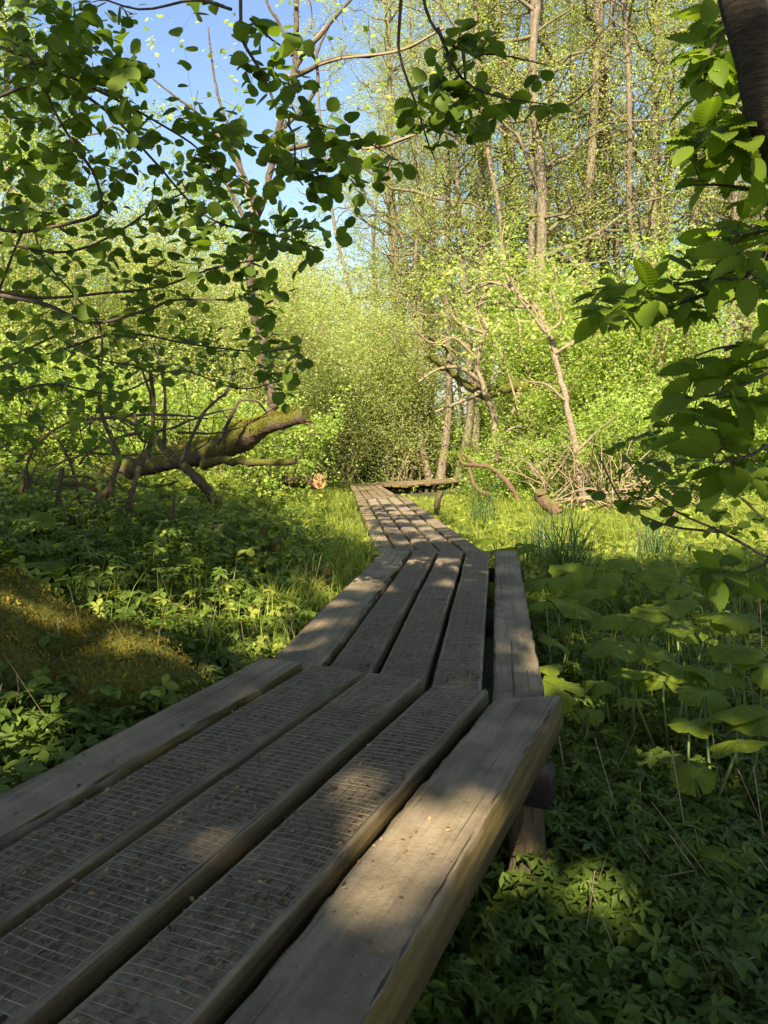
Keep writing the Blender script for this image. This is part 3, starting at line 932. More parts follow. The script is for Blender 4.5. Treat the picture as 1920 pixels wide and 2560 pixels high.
A = np.concatenate([sample_poly(p, n_, a_, b_, 80 + i) for i, (p, n_, a_, b_) in enumerate(RG)])
tubes, twigs = grow(HB, A, .0012, .003)
mbt = MB(); mbt.tube(tr - hb_base, np.linspace(.03, .06, 50), 14, False, .03); mbt.build('trunk', M_dark, hb)
tubes_mesh(sub(tubes[1:], hb_base), 'branch', M_twig, hb, 5)
mb = MB(); twig_leaves(mb, twigs, T_horn, 3, 7, .055, .092, .26, .036, 1.0, (-.1, -.42, .95), -.06)
mb.build('crown', M_horn, hb, loc=hb_base)

# --- young hazel low on the right
yb = np.array([2.35, 3.3, float(ground(2.35, 3.3))])
yh_ = thing('hazel_sapling', 'young hazel with round leaves low at right, in front of the twig tangle', 'sapling', yb)
HB = []
for pts in ([(1659, 1020, 2.9), (1560, 960, 2.85), (1470, 880, 2.8), (1430, 930, 2.8)], [(1659, 1205, 2.9), (1560, 1150, 2.85), (1470, 1110, 2.8), (1400, 1060, 2.8), (1360, 1000, 2.8)],
            [(1560, 1150, 2.85), (1440, 1135, 2.8), (1350, 1090, 2.8), (1310, 1020, 2.8), (1290, 975, 2.8)], [(1659, 1130, 2.9), (1560, 1040, 2.85), (1480, 1000, 2.8)]):
    P = np.concatenate([smooth_path([yb, yb + (-.03, -.1, .4), at(*pts[0])], 12)[:-1], pxpath(pts)])
    HB.append((P, taper(P, .009, .002)))
A = np.concatenate([sample_poly([(1270, 960), (1400, 930), (1440, 870), (1490, 960), (1560, 1000), (1570, 1120), (1480, 1140), (1400, 1120), (1330, 1150), (1270, 1060)], 34, 2.55, 3.0, 95),
                    sample_poly([(1500, 1000), (1659, 1060), (1659, 1200), (1540, 1150)], 14, 2.6, 3.0, 96), sample_poly([(1390, 890), (1440, 870), (1450, 930), (1400, 940)], 4, 2.7, 2.9, 97)])
tubes, twigs = grow(HB, A, .0014, .003)
tubes_mesh(sub(tubes, yb), 'stem', M_twig, yh_, 5)
mb = MB(); twig_leaves(mb, twigs, T_HZ, 2, 5, .045, .075, .4, .05)
mb.build('crown', M_hazel, yh_, loc=yb)

# ------------------------------------------------------------------ shading trees behind the photographer
SPOTS = [  # photo position of a gap in the shade, section index or distance, radii
    ((960, 1775), 0, .15, .1), ((885, 1800), 0, .11, .07), ((820, 1925), 0, .07, .04), ((780, 1700), 0, .05, .03), ((720, 1305), 1, .13, .05), ((690, 1350), 1, .14, .04), ((900, 1215), 1, .3, .12),
    ((640, 1400), 1, .1, .03), ((960, 1260), 1, .1, .08), ((760, 1260), 1, .2, .12), ((1020, 1230), 1, .1, .1), ((200, 1650), 0, .05, .04), ((1110, 1360), 1, .05, .04), ((330, 1420), 2.9, .14, .07), ((300, 1320), 3.7, .2, .16),
    ((1275, 1925), 2.05, .1, .07), ((500, 1262), 4.2, .16, .12), ((400, 1340), 3.6, .16, .12), ((600, 1380), 3.5, .16, .14), ((80, 1560), 2.5, .12, .06), ((30, 1620), 2.2, .1, .06), ((560, 1310), 4.0, .2, .16),
    ((1385, 1450), 3.2, .2, .1), ((1180, 1440), 3.2, .12, .08), ((1215, 1490), 3.0, .12, .06), ((1300, 1360), 3.5, .16, .1), ((1480, 1600), 2.6, .14, .06), ((1600, 1590), 2.5, .1, .06), ((150, 1380), 3.1, .12, .06)]


def canopy():  # unseen leaf layout shaped along sun rays, left open for each sun fleck
    n_ = 150000
    x = R.uniform(-7, 6, n_); y = R.uniform(-2.5, 11, n_)
    D = np.ones(n_)
    edge = 6.9 + .7 * noise2(x, y, 21, 1.2) + 2.4 * sstep(-x, .9, 1.5) - 1.4 * sstep(x, .9, 1.6)
    D *= 1 - sstep(y, edge - .9, edge + 1.1)
    D = np.where((y > edge) & (x < .9) & (x > -1) & (y < 12), np.maximum(D, .30 * (noise2(x, y, 33, 5) > .0)), D)
    hl_ = noise2(x, y, 22, 7.0)
    D *= np.where(hl_ > 1.02, .1, 1)
    D *= np.where((noise2(x, y, 28, 4.0) > .35) & (y > 4.3) & (np.abs(x - .4) < .9), .12, 1)
    ps = x - np.interp(y, XY, XC)
    D *= np.where((ps < -1.1) & (y > 3.2), .36, 1) * np.where((ps > -1.3) & (ps < -.5) & (y > 4.3), .3 + .7 * (noise2(x, y, 61, 4) > .4), 1)
    D *= np.where((x > .95) & (x < 2.3) & (y > 2.7) & (y < 4.6), .15 + .7 * (noise2(x, y, 51, 5) > .3), 1)
    for (px, where, ru, rv) in SPOTS:
        c = FR[where]['hit'](px) if isinstance(where, int) else at(*px, where)
        c = c - S * ((c[2] - .45) / S[2])
        q_ = ((x - c[0]) / (ru + .06)) ** 2 + ((y - c[1]) / (rv * 1.4 + .07)) ** 2
        D *= np.where(q_ < 1, 0.0, 1)
    keep = R.random(n_) < D
    x, y = x[keep], y[keep]
    z = R.uniform(5.2, 9.5, len(x)) + .6 * noise2(x, y, 4, 1)
    t = (z - .45) / S[2]
    return np.stack([x, y, np.full(len(x), .45)], 1) + S * t[:, None]
cp_ = canopy()
sites = [(-3.3, -4.4), (3.2, -5.2), (1.3, -8.5), (-6.5, -2.2), (5.6, -1.6)]
own = np.argmin([(cp_[:, 0] - sx) ** 2 + (cp_[:, 1] - sy) ** 2 for sx, sy in sites], 0)
for i, (sx, sy) in enumerate(sites):
    gz = float(ground(sx, sy))
    t = thing('beech_tree', 'tall beech overhead behind the viewpoint whose crown shades the near planks', 'tree', (sx, sy, gz), 'shade trees behind the viewpoint')
    P = smooth_path([(0, 0, 0), (.1, .1, 3), (0, .3, 6), (.2, .2, 10)], 20)
    tm = MB(); tm.tube(P, np.linspace(.22, .08, 20), 10, False, .03)
    pts = cp_[own == i] - np.array([sx, sy, gz])
    for k in range(12):
        e = pts[R.integers(len(pts))]
        s_ = P[R.integers(7, 19)]
        tm.tube(smooth_path([s_, (s_ + e) / 2 + (0, 0, .3), e], 8), np.linspace(.022, .005, 8), 5, False)
    tm.build('trunk', M_dark, t)
    cm = MB()
    cm.leaves(pts, cross_lit(len(pts)) * (1, 1, .4), S + .45 * R.normal(size=(len(pts), 3)), R.uniform(.1, .17, len(pts)), T_beech)
    cm.build('crown', M_canopy, t)


# ------------------------------------------------------------------ woodland behind
def make_tree(H, r0, nb, leaf_n, lean, crown_lo, spread, tmpl, ls, seed, sub_n=7, wob=.35, moss=False):
    """returns (wood MB, leaf MB) in local coordinates"""
    rr = np.random.default_rng(seed)
    wb, lb = MB(), MB()
    k = 9
    zs = np.linspace(0, H, k)
    P = np.stack([lean[0] * (zs / H) ** 1.2 + np.cumsum(rr.normal(0, wob * .35, k)) * (zs > 0), lean[1] * zs / H + np.cumsum(rr.normal(0, wob * .35, k)) * (zs > 0), zs], 1)
    P = smooth_path(P, 40)
    tr_ = r0 * (1 - .8 * np.linspace(0, 1, 40)) * (1 + .3 * np.exp(-np.linspace(0, 1, 40) * 22))
    wb.tube(P, tr_, 9, False, .05)
    pos, axs = [], []
    for b_ in range(nb):
        f_ = crown_lo + (1 - crown_lo) * (b_ + rr.random()) / nb
        i = min(38, int(f_ * 39))
        L = spread * (1 - .55 * f_) * rr.uniform(.55, 1.2)
        az = rr.uniform(0, 2 * math.pi); up = rr.uniform(.15, .9)
        d = np.array([math.cos(az), math.sin(az), up]); d /= np.linalg.norm(d)
        e = P[i] + d * L
        m_ = P[i] + d * L * .5 + np.array([0, 0, -.08 * L]) + rr.normal(0, .08 * L, 3)
        B = smooth_path([P[i], m_, e], 9) ; B[1:] += rr.normal(0, .02 * L, (8, 3))
        br0 = min(tr_[i] * .55, .012 + .014 * L)
        wb.tube(B, np.linspace(br0, .008, 9), 5, False)
        for q in range(sub_n):
            j = rr.integers(2, 9)
            l2 = rr.uniform(.35, .9) * (.5 + .22 * L)
            d2 = d * .6 + rr.normal(0, .6, 3); d2 /= np.linalg.norm(d2)
            e2 = B[j] + d2 * l2
            C = smooth_path([B[j], (B[j] + e2) / 2 + rr.normal(0, .1 * l2, 3), e2], 5)
            wb.tube(C, np.linspace(.007, .003, 5), 3, False)
            for c_ in C[1:]: pos.append(c_); axs.append(d2)
    pos = np.array(pos); axs = np.array(axs)
    idx = rr.integers(0, len(pos), leaf_n)
    # keep some twigs bare: clumps
    wgt = rr.random(len(pos)) ** 1.5
    idx = rr.choice(len(pos), leaf_n, p=wgt / wgt.sum())
    p = pos[idx] + rr.normal(0, .13, (leaf_n, 3))
    nv_ = rr.normal(size=(leaf_n, 3)) * .7 + np.array([0, 0, .6])
    ax = rr.normal(size=(leaf_n, 3)); ax[:, 2] = ax[:, 2] * .6 - .3
    lb.leaves(p, ax, nv_, rr.uniform(ls * .7, ls * 1.25, leaf_n), tmpl)
    return wb, lb


def make_shrub(H, W_, ns, leaf_n, tmpl, ls, seed, sub_n=16, base_r=.035):
    rr = np.random.default_rng(seed)
    wb, lb = MB(), MB()
    pos = []
    for s_ in range(ns):
        az = rr.uniform(0, 6.283); L = H * rr.uniform(.6, 1.05); out = W_ * rr.uniform(.15, 1)
        d = np.array([math.cos(az), math.sin(az), 0])
        b0 = d * rr.uniform(.05, .5) * W_ * .4
        P = smooth_path([b0, b0 + d * out * .25 + (0, 0, L * .4), b0 + d * out * .6 + (0, 0, L * .78), b0 + d * out * 1.05 + (0, 0, L * rr.uniform(.8, 1))], 14)
        P[1:] += rr.normal(0, .02 * H, (13, 3))
        wb.tube(P, np.linspace(base_r * rr.uniform(.6, 1.2), .007, 14), 5, False)
        for q in range(sub_n):
            j = rr.integers(2, 14); l2 = rr.uniform(.12, .3) * H * (1.15 - j / 28)
            d2 = d * .4 + rr.normal(0, .7, 3) + (0, 0, .25); d2 /= np.linalg.norm(d2)
            e = P[j] + d2 * l2
            C = smooth_path([P[j], (P[j] + e) / 2 + rr.normal(0, .08 * l2, 3), e], 6)
            wb.tube(C, np.linspace(.008, .003, 6), 3, False)
            pos += list(C[1:])
    pos = np.array(pos)
    wgt = rr.random(len(pos)) ** 1.3
    idx = rr.choice(len(pos), leaf_n, p=wgt / wgt.sum())
    p = pos[idx] + rr.normal(0, .035 * H, (leaf_n, 3))
    p[:, 2] = np.abs(p[:, 2])
    low = rr.random(leaf_n) < .03
    a_ = rr.uniform(0, 6.283, leaf_n)
    p = np.where(low[:, None], np.stack([np.cos(a_) * W_ * rr.uniform(.5, 1.05, leaf_n), np.sin(a_) * W_ * rr.uniform(.5, 1.05, leaf_n), H * .45 * rr.random(leaf_n)], 1), p)
    nv_ = rr.normal(size=(leaf_n, 3)) * .7 + np.array([0, 0, .6])
    ax = rr.normal(size=(leaf_n, 3)); ax[:, 2] = ax[:, 2] * .6 - .2
    lb.leaves(p, ax, nv_, rr.uniform(ls * .7, ls * 1.25, leaf_n), tmpl)
    return wb, lb


PRO = {}
def proto(kind, mw, ml, gen):
    wb, lb = gen
    PRO.setdefault(kind, []).append((wb.mesh(kind + ' wood', mw), lb.mesh(kind + ' leaves', ml)))


for i in range(6):
    proto('alder', M_trunk, M_alder, make_tree(19 + i % 3, .165, 44, 11000, (R.normal(0, .7), R.normal(0, .5)), .22, 4.2, T_dia, .062, 100 + i, 10))
for i in range(3):
    proto('fartree', M_trunk, M_alder, make_tree(15, .2, 34, 8500, (R.normal(0, .5), 0), .12, 4.2, T_dia, .085, 140 + i))
for i in range(4):
    proto('shrub', M_pale, M_shrub, make_shrub(4.5, 2.0, 13, 17000, T_dia, .066, 110 + i))
for i in range(3):
    proto('willow', M_pale, M_willow, make_shrub(6.5, 3.0, 24, 44000, T_will, .085, 120 + i, 20, .035))
for i in range(3):
    proto('thicket', M_twig, M_shrub, make_shrub(2.2, 1.4, 12, 6000, T_dia, .07, 130 + i, 10, .015))
for i in range(3):
    proto('greentree', M_trunk, M_shrub, make_tree(12, .14, 40, 24000, (R.normal(0, .5), 0), .1, 3.6, T_dia, .078, 150 + i))


def plant(kind, var, x, y, name, label, cat, group, sc=1.0, rz=None, sink=.05):
    gz = float(ground(x, y)) - sink
    o = thing(name, label, cat, (x, y, gz), group, R.uniform(0, 6.28) if rz is None else rz, sc)
    wm, lm = PRO[kind][var % len(PRO[kind])]
    tree = kind in ('slimtree', 'alder', 'fartree', 'greentree')
    link('trunk' if tree else 'stem', wm, o)
    link('crown', lm, o)
    return o


def xat(px, d): return (px - 829.5) / 1671 * d


AL = [  # photo x of the trunk near eye level, distance, scale, label
    (930, 26.5, .75, 'grey alder trunk right beside the far bend of the boardwalk'),
    (952, 26, .85, 'dark alder trunk standing just behind the far bend of the boardwalk'),
    (990, 25.5, .85, 'pale sunlit alder trunk right of the dark one by the far planks'),
    (1025, 26, 1.2, 'broad alder trunk behind the curved sapling'),
    (1095, 27, 1.0, 'alder trunk behind the mossy hanging limb'),
    (1130, 22, .85, 'slender alder rising between the mossy limb and the leaning birch'),
    (1196, 21, 1.15, 'tall thick alder trunk directly above the bend of the leaning birch'),
    (1255, 28, 1.0, 'alder trunk right of the leaning birch, deep in the wood'),
    (1300, 23, 1.1, 'tall straight alder right of centre, left one of a close pair'),
    (1342, 25, 1.2, 'heavier alder of a close pair right of centre, standing slightly behind'),
    (1425, 22, 1.0, 'alder leaning left, seen above the hornbeam spray'),
    (1468, 24, 1.1, 'straight alder between the leaning alder and the hornbeam leaves'),
    (1570, 21, .9, 'alder half hidden behind hornbeam leaves near the right edge'),
    (1640, 26, 1.0, 'alder at the right edge behind the hornbeam leaves'),
    (850, 30, 1.05, 'alder leaning left above the willow mass near photo centre'),
    (890, 31, 1.0, 'alder standing upright above the willow mass near photo centre'),
    (1060, 31, .95, 'thin far alder between two thicker trunks right of centre'),
    (1160, 33, 1.0, 'far alder seen through twigs above the mossy limb'),
    (1225, 32, .95, 'far alder seen just right of the thick trunk above the birch'),
    (1385, 32, 1.0, 'far alder between the heavy trunk and the left-leaning one'),
    (1520, 31, 1.0, 'far alder behind the hornbeam, right side'),
    (1710, 23, 1.0, 'alder just beyond the right edge whose twigs reach into the photo'),
]
for i, (px, d, sc, lab) in enumerate(AL):
    plant('alder', i, xat(px, d), d, 'alder_tree', lab, 'tree', 'alders of the swamp wood', sc)
for i in range(3):
    proto('slimtree', M_trunk2, M_alder2, make_tree(16 + i, .1, 26, 7000, (R.normal(0, .9), 0), .35, 2.8, T_dia, .06, 170 + i, 9, wob=.5))
rl = np.random.default_rng(5)
for i in range(30):
    px = 790 + 30 * i + rl.uniform(-18, 18); d = rl.uniform(20, 33) if px > 1080 else rl.uniform(28, 36)
    plant('slimtree', i, xat(px, d), d, 'alder_tree', 'slim grey-brown alder among the crowded stems of the wood', 'tree', 'slim alders of the swamp wood', rl.uniform(.85, 1.3))
for i in range(17):
    px = rl.uniform(-250, 1950) if i % 3 else rl.uniform(850, 1700)
    if 330 < px < 740: px += 420
    d = rl.uniform(34, 52)
    plant('fartree', i, xat(px, d), d, 'alder_tree', 'distant spring-green tree among many at the back of the wood', 'tree', 'far trees at the back of the wood', rl.uniform(.85, 1.2) * (1 if px > 760 else .8))
# bright trees behind the hazel at left
for i, (px, d, sc, lab) in enumerate([(-60, 15, 1.0, 'bright green tree behind the hazel at the far left edge'), (70, 18, 1.1, 'bright green tree behind the hazel, second from the left edge'), (190, 22, 1.0, 'bright green tree behind the hazel where the left sky gap begins'),
                                      (-180, 20, 1.2, 'tall bright tree beyond the left edge reaching over the hazel'), (300, 25, .75, 'low bright tree under the left patch of sky'), (420, 27, .86, 'bright tree closing the lower part of the blue sky gap'), (530, 31, .9, 'pale tree low behind the upright stem of the mossy log'), (650, 33, .86, 'pale tree at the right foot of the sky gap')]):
    plant('greentree', i, xat(px, d), d, 'maple_tree', lab, 'tree', 'bright trees behind the hazel', sc)
WL = [(705, 28, 1.05, 'willow bush with grey-green leaves at the end of the sunlit planks'), (805, 31, 1.3, 'willow bush right of the sunlit planks, shading a dark hollow'), (610, 24, 1.05, 'pale willow bush behind the cut end of the mossy log'),
      (520, 18, .95, 'yellow-green willow bush behind the upright stem of the mossy log'), (400, 19, 1.0, 'yellow-green willow bush behind the hazel branches'), (280, 17, .95, 'pale willow bush above the mossy log left end'),
      (140, 16, .9, 'pale willow bush behind the dead hazel stems'), (0, 16, 1.0, 'pale willow bush at the left edge behind the dead stems'), (880, 27, 1.05, 'tall willow bush behind the dark hollow near centre')]
for i, (px, d, sc, lab) in enumerate(WL):
    plant('willow', i, xat(px, d), d, 'willow_bush', lab, 'bush', 'willow bushes behind the meadow', sc)
for i in range(14):
    px = rl.uniform(-100, 900); d = rl.uniform(26, 36)
    plant('willow', i, xat(px, d), d, 'willow_bush', 'willow bush in the dense row closing the view at left and centre', 'bush', 'willow bushes closing the view', rl.uniform(.8, 1.15))
SH = []
for i in range(28):
    px = rl.uniform(960, 1900); d = rl.uniform(16.5, 30)
    if d < 28 and px < 1130: px += 260
    SH.append((px, d))
for i, (px, d) in enumerate(SH):
    plant('shrub', i, xat(px, d), d, 'understorey_shrub', 'bright green shrub in the undergrowth below the alders', 'shrub', 'shrubs under the alders', rl.uniform(.75, 1.3))
for i in range(26):
    px = rl.uniform(900, 1850); d = rl.uniform(14, 25)
    if px < 1120: d = max(d, 28)
    plant('thicket', i, xat(px, d), d, 'thicket_bush', 'low leafy thicket on the swamp floor between alder trunks', 'shrub', 'thickets on the swamp floor', rl.uniform(.7, 1.3))
for i in range(16):
    px = rl.uniform(-150, 620); d = rl.uniform(11, 15)
    plant('thicket', i, xat(px, d), d, 'thicket_bush', 'low sunlit thicket behind the mossy log', 'shrub', 'thickets behind the mossy log', rl.uniform(.7, 1.1))

for i, (px, d, sc) in enumerate([(1105, 16, .75), (1165, 15.5, .8), (1320, 13.8, .75), (1400, 13.5, .9), (1030, 19.5, .7), (1500, 12.5, .9), (1240, 15, .8)]):
    plant('thicket', i, xat(px, d), d, 'thicket_bush', 'low leafy bush at the meadow edge among dead twigs and crooked stems', 'shrub', 'bushes at the meadow edge', sc)
# ------------------------------------------------------------------ fallen wood, stumps, sticks
def px_r(r, d): return r * d / 1671


def limb_mb(mb, pts, r0, r1, k=8, rough=.06, cap=True):
    """pts (px,py,d); radii in photo pixels"""
    P = pxpath(pts)
    d = np.linspace(pts[0][2], pts[-1][2], len(P))
    wv = px_r(r0, d[0]) * .55
    P = P + np.cumsum(R.normal(0, wv * .35, P.shape), 0) * np.sin(np.linspace(0, math.pi, len(P)))[:, None]
    r0 = r0 * np.ones(1)[0]
    mb.tube(P, np.linspace(r0, r1, len(P)) * d / 1671 * (1 + R.normal(0, .07, len(P))), k, cap, rough)


b0 = at(420, 1000, 8.2)
lg = thing('fallen_tree', 'mossy fallen trunk with a sawn end pointing up to the right, left of the path', 'fallen tree', b0)
mb = MB()
P = pxpath([(200, 1040, 9.6), (300, 1005, 9), (400, 985, 8.5), (470, 970, 8.2), (520, 945, 8.0), (580, 918, 7.8), (662, 896, 7.6)], 60)
rr_ = np.interp(np.linspace(0, 1, 60), [0, .3, .55, .68, .8, .95, 1], [22, 25, 26, 30, 21, 16, 17.5]) * (1 + .07 * noise2(np.linspace(0, 9, 60), np.zeros(60), 77, 2)) * np.linspace(9.6, 7.6, 60) / 1671
mb.tube(P, rr_, 18, True, .09)
mb.build('trunk', M_moss, lg, loc=b0)
ii = R.integers(0, 57, 5200); an = R.normal(1.57, .75, 5200)
off = np.stack([np.zeros(5200), np.cos(an), np.sin(an)], 1)
mb = MB(); mb.leaves(P[ii] + R.normal(0, .03, (5200, 3)) * (1, .2, .2) + off * rr_[ii][:, None] * .99, off * .8 + R.normal(0, .5, (5200, 3)), R.normal(size=(5200, 3)), R.uniform(.015, .04, 5200), T_will)
mb.build('moss', M_mossleaf, lg, loc=b0)
mb = MB()  # splintered hinge under the sawn end
for k in range(7):
    e = P[-1] + R.normal(0, .02, 3) + (-.02, 0, -.05); mb.tube([e - (.05, 0, 0), e + np.array([.03 + .05 * R.random(), -.01, -.03 * R.random() - .01])], [.014, .003], 5)
mb.build('splinter', M_brown, lg, loc=b0)
mb = MB(); limb_mb(mb, [(440, 1005, 8.2), (500, 986, 8), (560, 988, 7.8), (640, 996, 7.6)], 11, 7); mb.build('branch', M_moss, lg, loc=b0)
mb = MB(); limb_mb(mb, [(330, 935, 8), (365, 985, 7.9), (410, 1035, 7.8), (445, 1070, 7.8), (475, 1100, 7.8)], 8, 12); mb.build('branch', M_mossbr, lg, loc=b0)
mb = MB()
limb_mb(mb, [(555, 925, 7.85), (585, 890, 7.85), (592, 855, 7.85), (582, 800, 7.85), (575, 740, 7.9), (560, 680, 7.9), (548, 570, 7.9), (552, 480, 8), (585, 350, 8.1), (618, 210, 8.2), (632, 120, 8.3), (640, -40, 8.4)], 11.5, 5)
for pts in ([(618, 210, 8.2), (660, 110, 8.2), (740, 20, 8.2), (800, -60, 8.2)], [(625, 170, 8.2), (720, 130, 8), (860, 110, 7.8), (960, 60, 7.6)], [(590, 330, 8.1), (700, 310, 8), (800, 320, 7.8), (900, 290, 7.6)],
            [(560, 450, 8), (500, 330, 8), (420, 240, 8), (330, 170, 8)], [(550, 520, 7.9), (490, 400, 8), (440, 330, 8)], [(552, 480, 8), (520, 360, 8.2), (470, 200, 8.4), (450, 60, 8.5)], [(575, 760, 7.9), (640, 745, 7.8), (655, 720, 7.8)],
            [(632, 120, 8.3), (600, 40, 8.3), (560, -40, 8.3)], [(600, 290, 8.1), (680, 200, 8.3), (690, 120, 8.4), (720, 40, 8.5)]):
    limb_mb(mb, pts, 5.5, 1.6, 6)
mb.build('stem', M_shadebark, lg, loc=b0)
TW = []
for k in range(150):
    a = R.integers(0, 9)
    c = at(R.uniform(300, 960), R.uniform(-40, 400), R.uniform(7.5, 8.6))
    TW.append(c)
TW = np.array(TW); pj = proj(TW); ok = (pj[:, 0] < 560) | (pj[:, 0] > 600); TW = TW[ok]
hbs = [(pxpath(p), np.full(len(pxpath(p)), .012)) for p in ([(618, 210, 8.2), (660, 110, 8.2), (740, 20, 8.2)], [(625, 170, 8.2), (720, 130, 8), (860, 110, 7.8), (960, 60, 7.6)], [(590, 330, 8.1), (700, 310, 8), (800, 320, 7.8), (900, 290, 7.6)], [(552, 480, 8), (500, 330, 8), (420, 240, 8)])]
tubes, twigs = grow(hbs, TW, .003, .005)
tubes_mesh(sub(tubes, b0), 'twig', M_pale, lg, 4)
mb = MB(); twig_leaves(mb, twigs, T_hazel_s, 1, 4, .04, .07, .6, .1); mb.build('crown', M_shrub, lg, loc=b0)
mb = MB()
for pts in ([(165, 910, 7.5), (300, 890, 7.4), (400, 893, 7.3), (450, 905, 7.3)], [(307, 933, 7.3), (245, 948, 7.3), (187, 975, 7.2), (100, 1010, 7.2)], [(240, 890, 7.6), (330, 930, 7.5), (430, 900, 7.4), (520, 880, 7.3)],
            [(470, 960, 7.7), (500, 900, 7.6), (520, 870, 7.6), (555, 870, 7.6), (575, 890, 7.7)], [(390, 1000, 7.7), (440, 890, 7.7), (480, 850, 7.6), (500, 800, 7.6)], [(355, 960, 7.6), (357, 900, 7.6), (352, 800, 7.6), (330, 740, 7.6)], [(320, 1000, 7.5), (330, 900, 7.5), (320, 830, 7.4), (290, 760, 7.4)]):
    limb_mb(mb, pts, 4.6, 1.8, 6)
mb.build('branch', M_twig, lg, loc=b0)

b0 = at(220, 1120, 5.6)
ds = thing('dead_hazel', 'cluster of broken dead stems with a bent limb in the shade at left', 'dead shrub', b0)
mb = MB()
for pts, r0, r1 in (([(205, 1135, 5.6), (212, 1095, 5.6), (221, 1063, 5.6)], 14, 11), ([(221, 1080, 5.6), (242, 1034, 5.6), (254, 987, 5.6), (240, 950, 5.6), (219, 902, 5.6), (212, 840, 5.6)], 7, 4), ([(130, 1045, 5.6), (182, 1047, 5.6), (221, 1066, 5.6), (240, 1084, 5.6), (262, 1078, 5.55), (300, 1081, 5.5)], 5, 4.5),
                    ([(122, 1115, 5.5), (128, 1060, 5.5), (135, 1013, 5.5)], 7, 5), ([(70, 1072, 5.8), (62, 1045, 5.8), (56, 1015, 5.8)], 6, 5), ([(372, 1130, 5.4), (374, 1100, 5.4), (375, 1079, 5.4)], 3.5, 2.5), ([(244, 1125, 5.5), (240, 1090, 5.6), (238, 1040, 5.6)], 7, 6),
                    ([(135, 1030, 5.5), (180, 1030, 5.6), (205, 1038, 5.7)], 3, 2), ([(275, 1100, 5.7), (300, 1020, 5.8), (330, 970, 5.9), (335, 880, 6), (325, 800, 6)], 7, 4), ([(330, 960, 5.9), (300, 940, 6), (290, 880, 6)], 4, 2.5), ([(180, 1120, 5.9), (150, 990, 5.9), (110, 930, 6), (60, 900, 6)], 4, 2), ([(40, 1080, 6), (80, 960, 6), (170, 900, 6)], 4, 2)):
    limb_mb(mb, pts, r0, r1, 7)
for k in range(75):
    a_ = at(R.uniform(-10, 430), R.uniform(880, 1090), R.uniform(5.6, 7.4)); e_ = a_ + R.normal(0, .32, 3) * (1.3, .4, .7) + (0, 0, .1)
    mb.tube(smooth_path([a_, (a_ + e_) / 2 + R.normal(0, .06, 3), e_], 8), np.linspace(R.uniform(.004, .011), .002, 8), 4, False)
mb.build('stem', M_mossbr, ds, loc=b0)

b0 = at(640, 1040, 13)
sw = thing('sawn_log', 'sawn log with an orange cut face lying in the grass left of the sunlit planks', 'log', b0)
A_, B_ = at(540, 1030, 14.5), at(690, 1039, 12.6)
mb = MB(); P = smooth_path([A_, (A_ + B_) / 2, B_], 20); mb.tube(P, .14, 16, True, .05); mb.build('trunk', M_brown, sw, loc=b0)
mb = MB(); dd = (B_ - A_) / np.linalg.norm(B_ - A_); mb.tube([B_ - dd * .01, B_ + dd * .012], .132, 16, True, .03); mb.build('cut_end', M_cut, sw, loc=b0)

b0 = at(1262, 1108, 12.8)
lb_ = thing('leaning_birch', 'thin pale trunk leaning left and arching over beside the bare twig tangle', 'tree', b0)
mb = MB()
limb_mb(mb, [(1264, 1115, 12.8), (1244, 978, 12.9), (1219, 863, 13), (1199, 763, 13.1), (1179, 718, 13.2), (1149, 663, 13.4), (1109, 628, 13.6), (1064, 610, 13.8), (1004, 633, 14)], 8, 3)
mb.build('trunk', M_birch, lb_, loc=b0)
mb = MB()
for pts in ([(1149, 663, 13.4), (1100, 660, 13.5), (1060, 650, 13.6), (1010, 670, 13.7)], [(1179, 718, 13.2), (1210, 690, 13.2), (1190, 620, 13.2)], [(1199, 763, 13.1), (1260, 730, 13), (1330, 700, 12.8)], [(1219, 863, 13), (1180, 830, 13), (1130, 820, 13)], [(1109, 628, 13.6), (1080, 560, 13.7), (1090, 480, 13.7)], [(1179, 718, 13.2), (1120, 640, 13.2), (1105, 600, 13.2)],
            [(1244, 978, 12.9), (1290, 930, 12.8), (1330, 900, 12.7)]):
    limb_mb(mb, pts, 4, 1.2, 5)
mb.build('branch', M_birch, lb_, loc=b0)
TW = np.concatenate([sample_poly([(960, 520), (1250, 520), (1330, 720), (1200, 760), (1000, 720)], 120, 12.6, 14.2, 301)])
hbs = [(pxpath(p), np.full(len(pxpath(p)), .012)) for p in ([(1199, 763, 13.1), (1149, 663, 13.4), (1064, 610, 13.8), (1004, 633, 14)], [(1199, 763, 13.1), (1260, 730, 13), (1330, 700, 12.8)])]
tubes, twigs = grow(hbs, TW, .003, .004)
tubes_mesh(sub(tubes, b0), 'twig', M_pale, lb_, 3)
mb = MB(); twig_leaves(mb, twigs, T_hazel_s, 4, 12, .05, .08, .7, .09); mb.build('crown', M_alder, lb_, loc=b0)

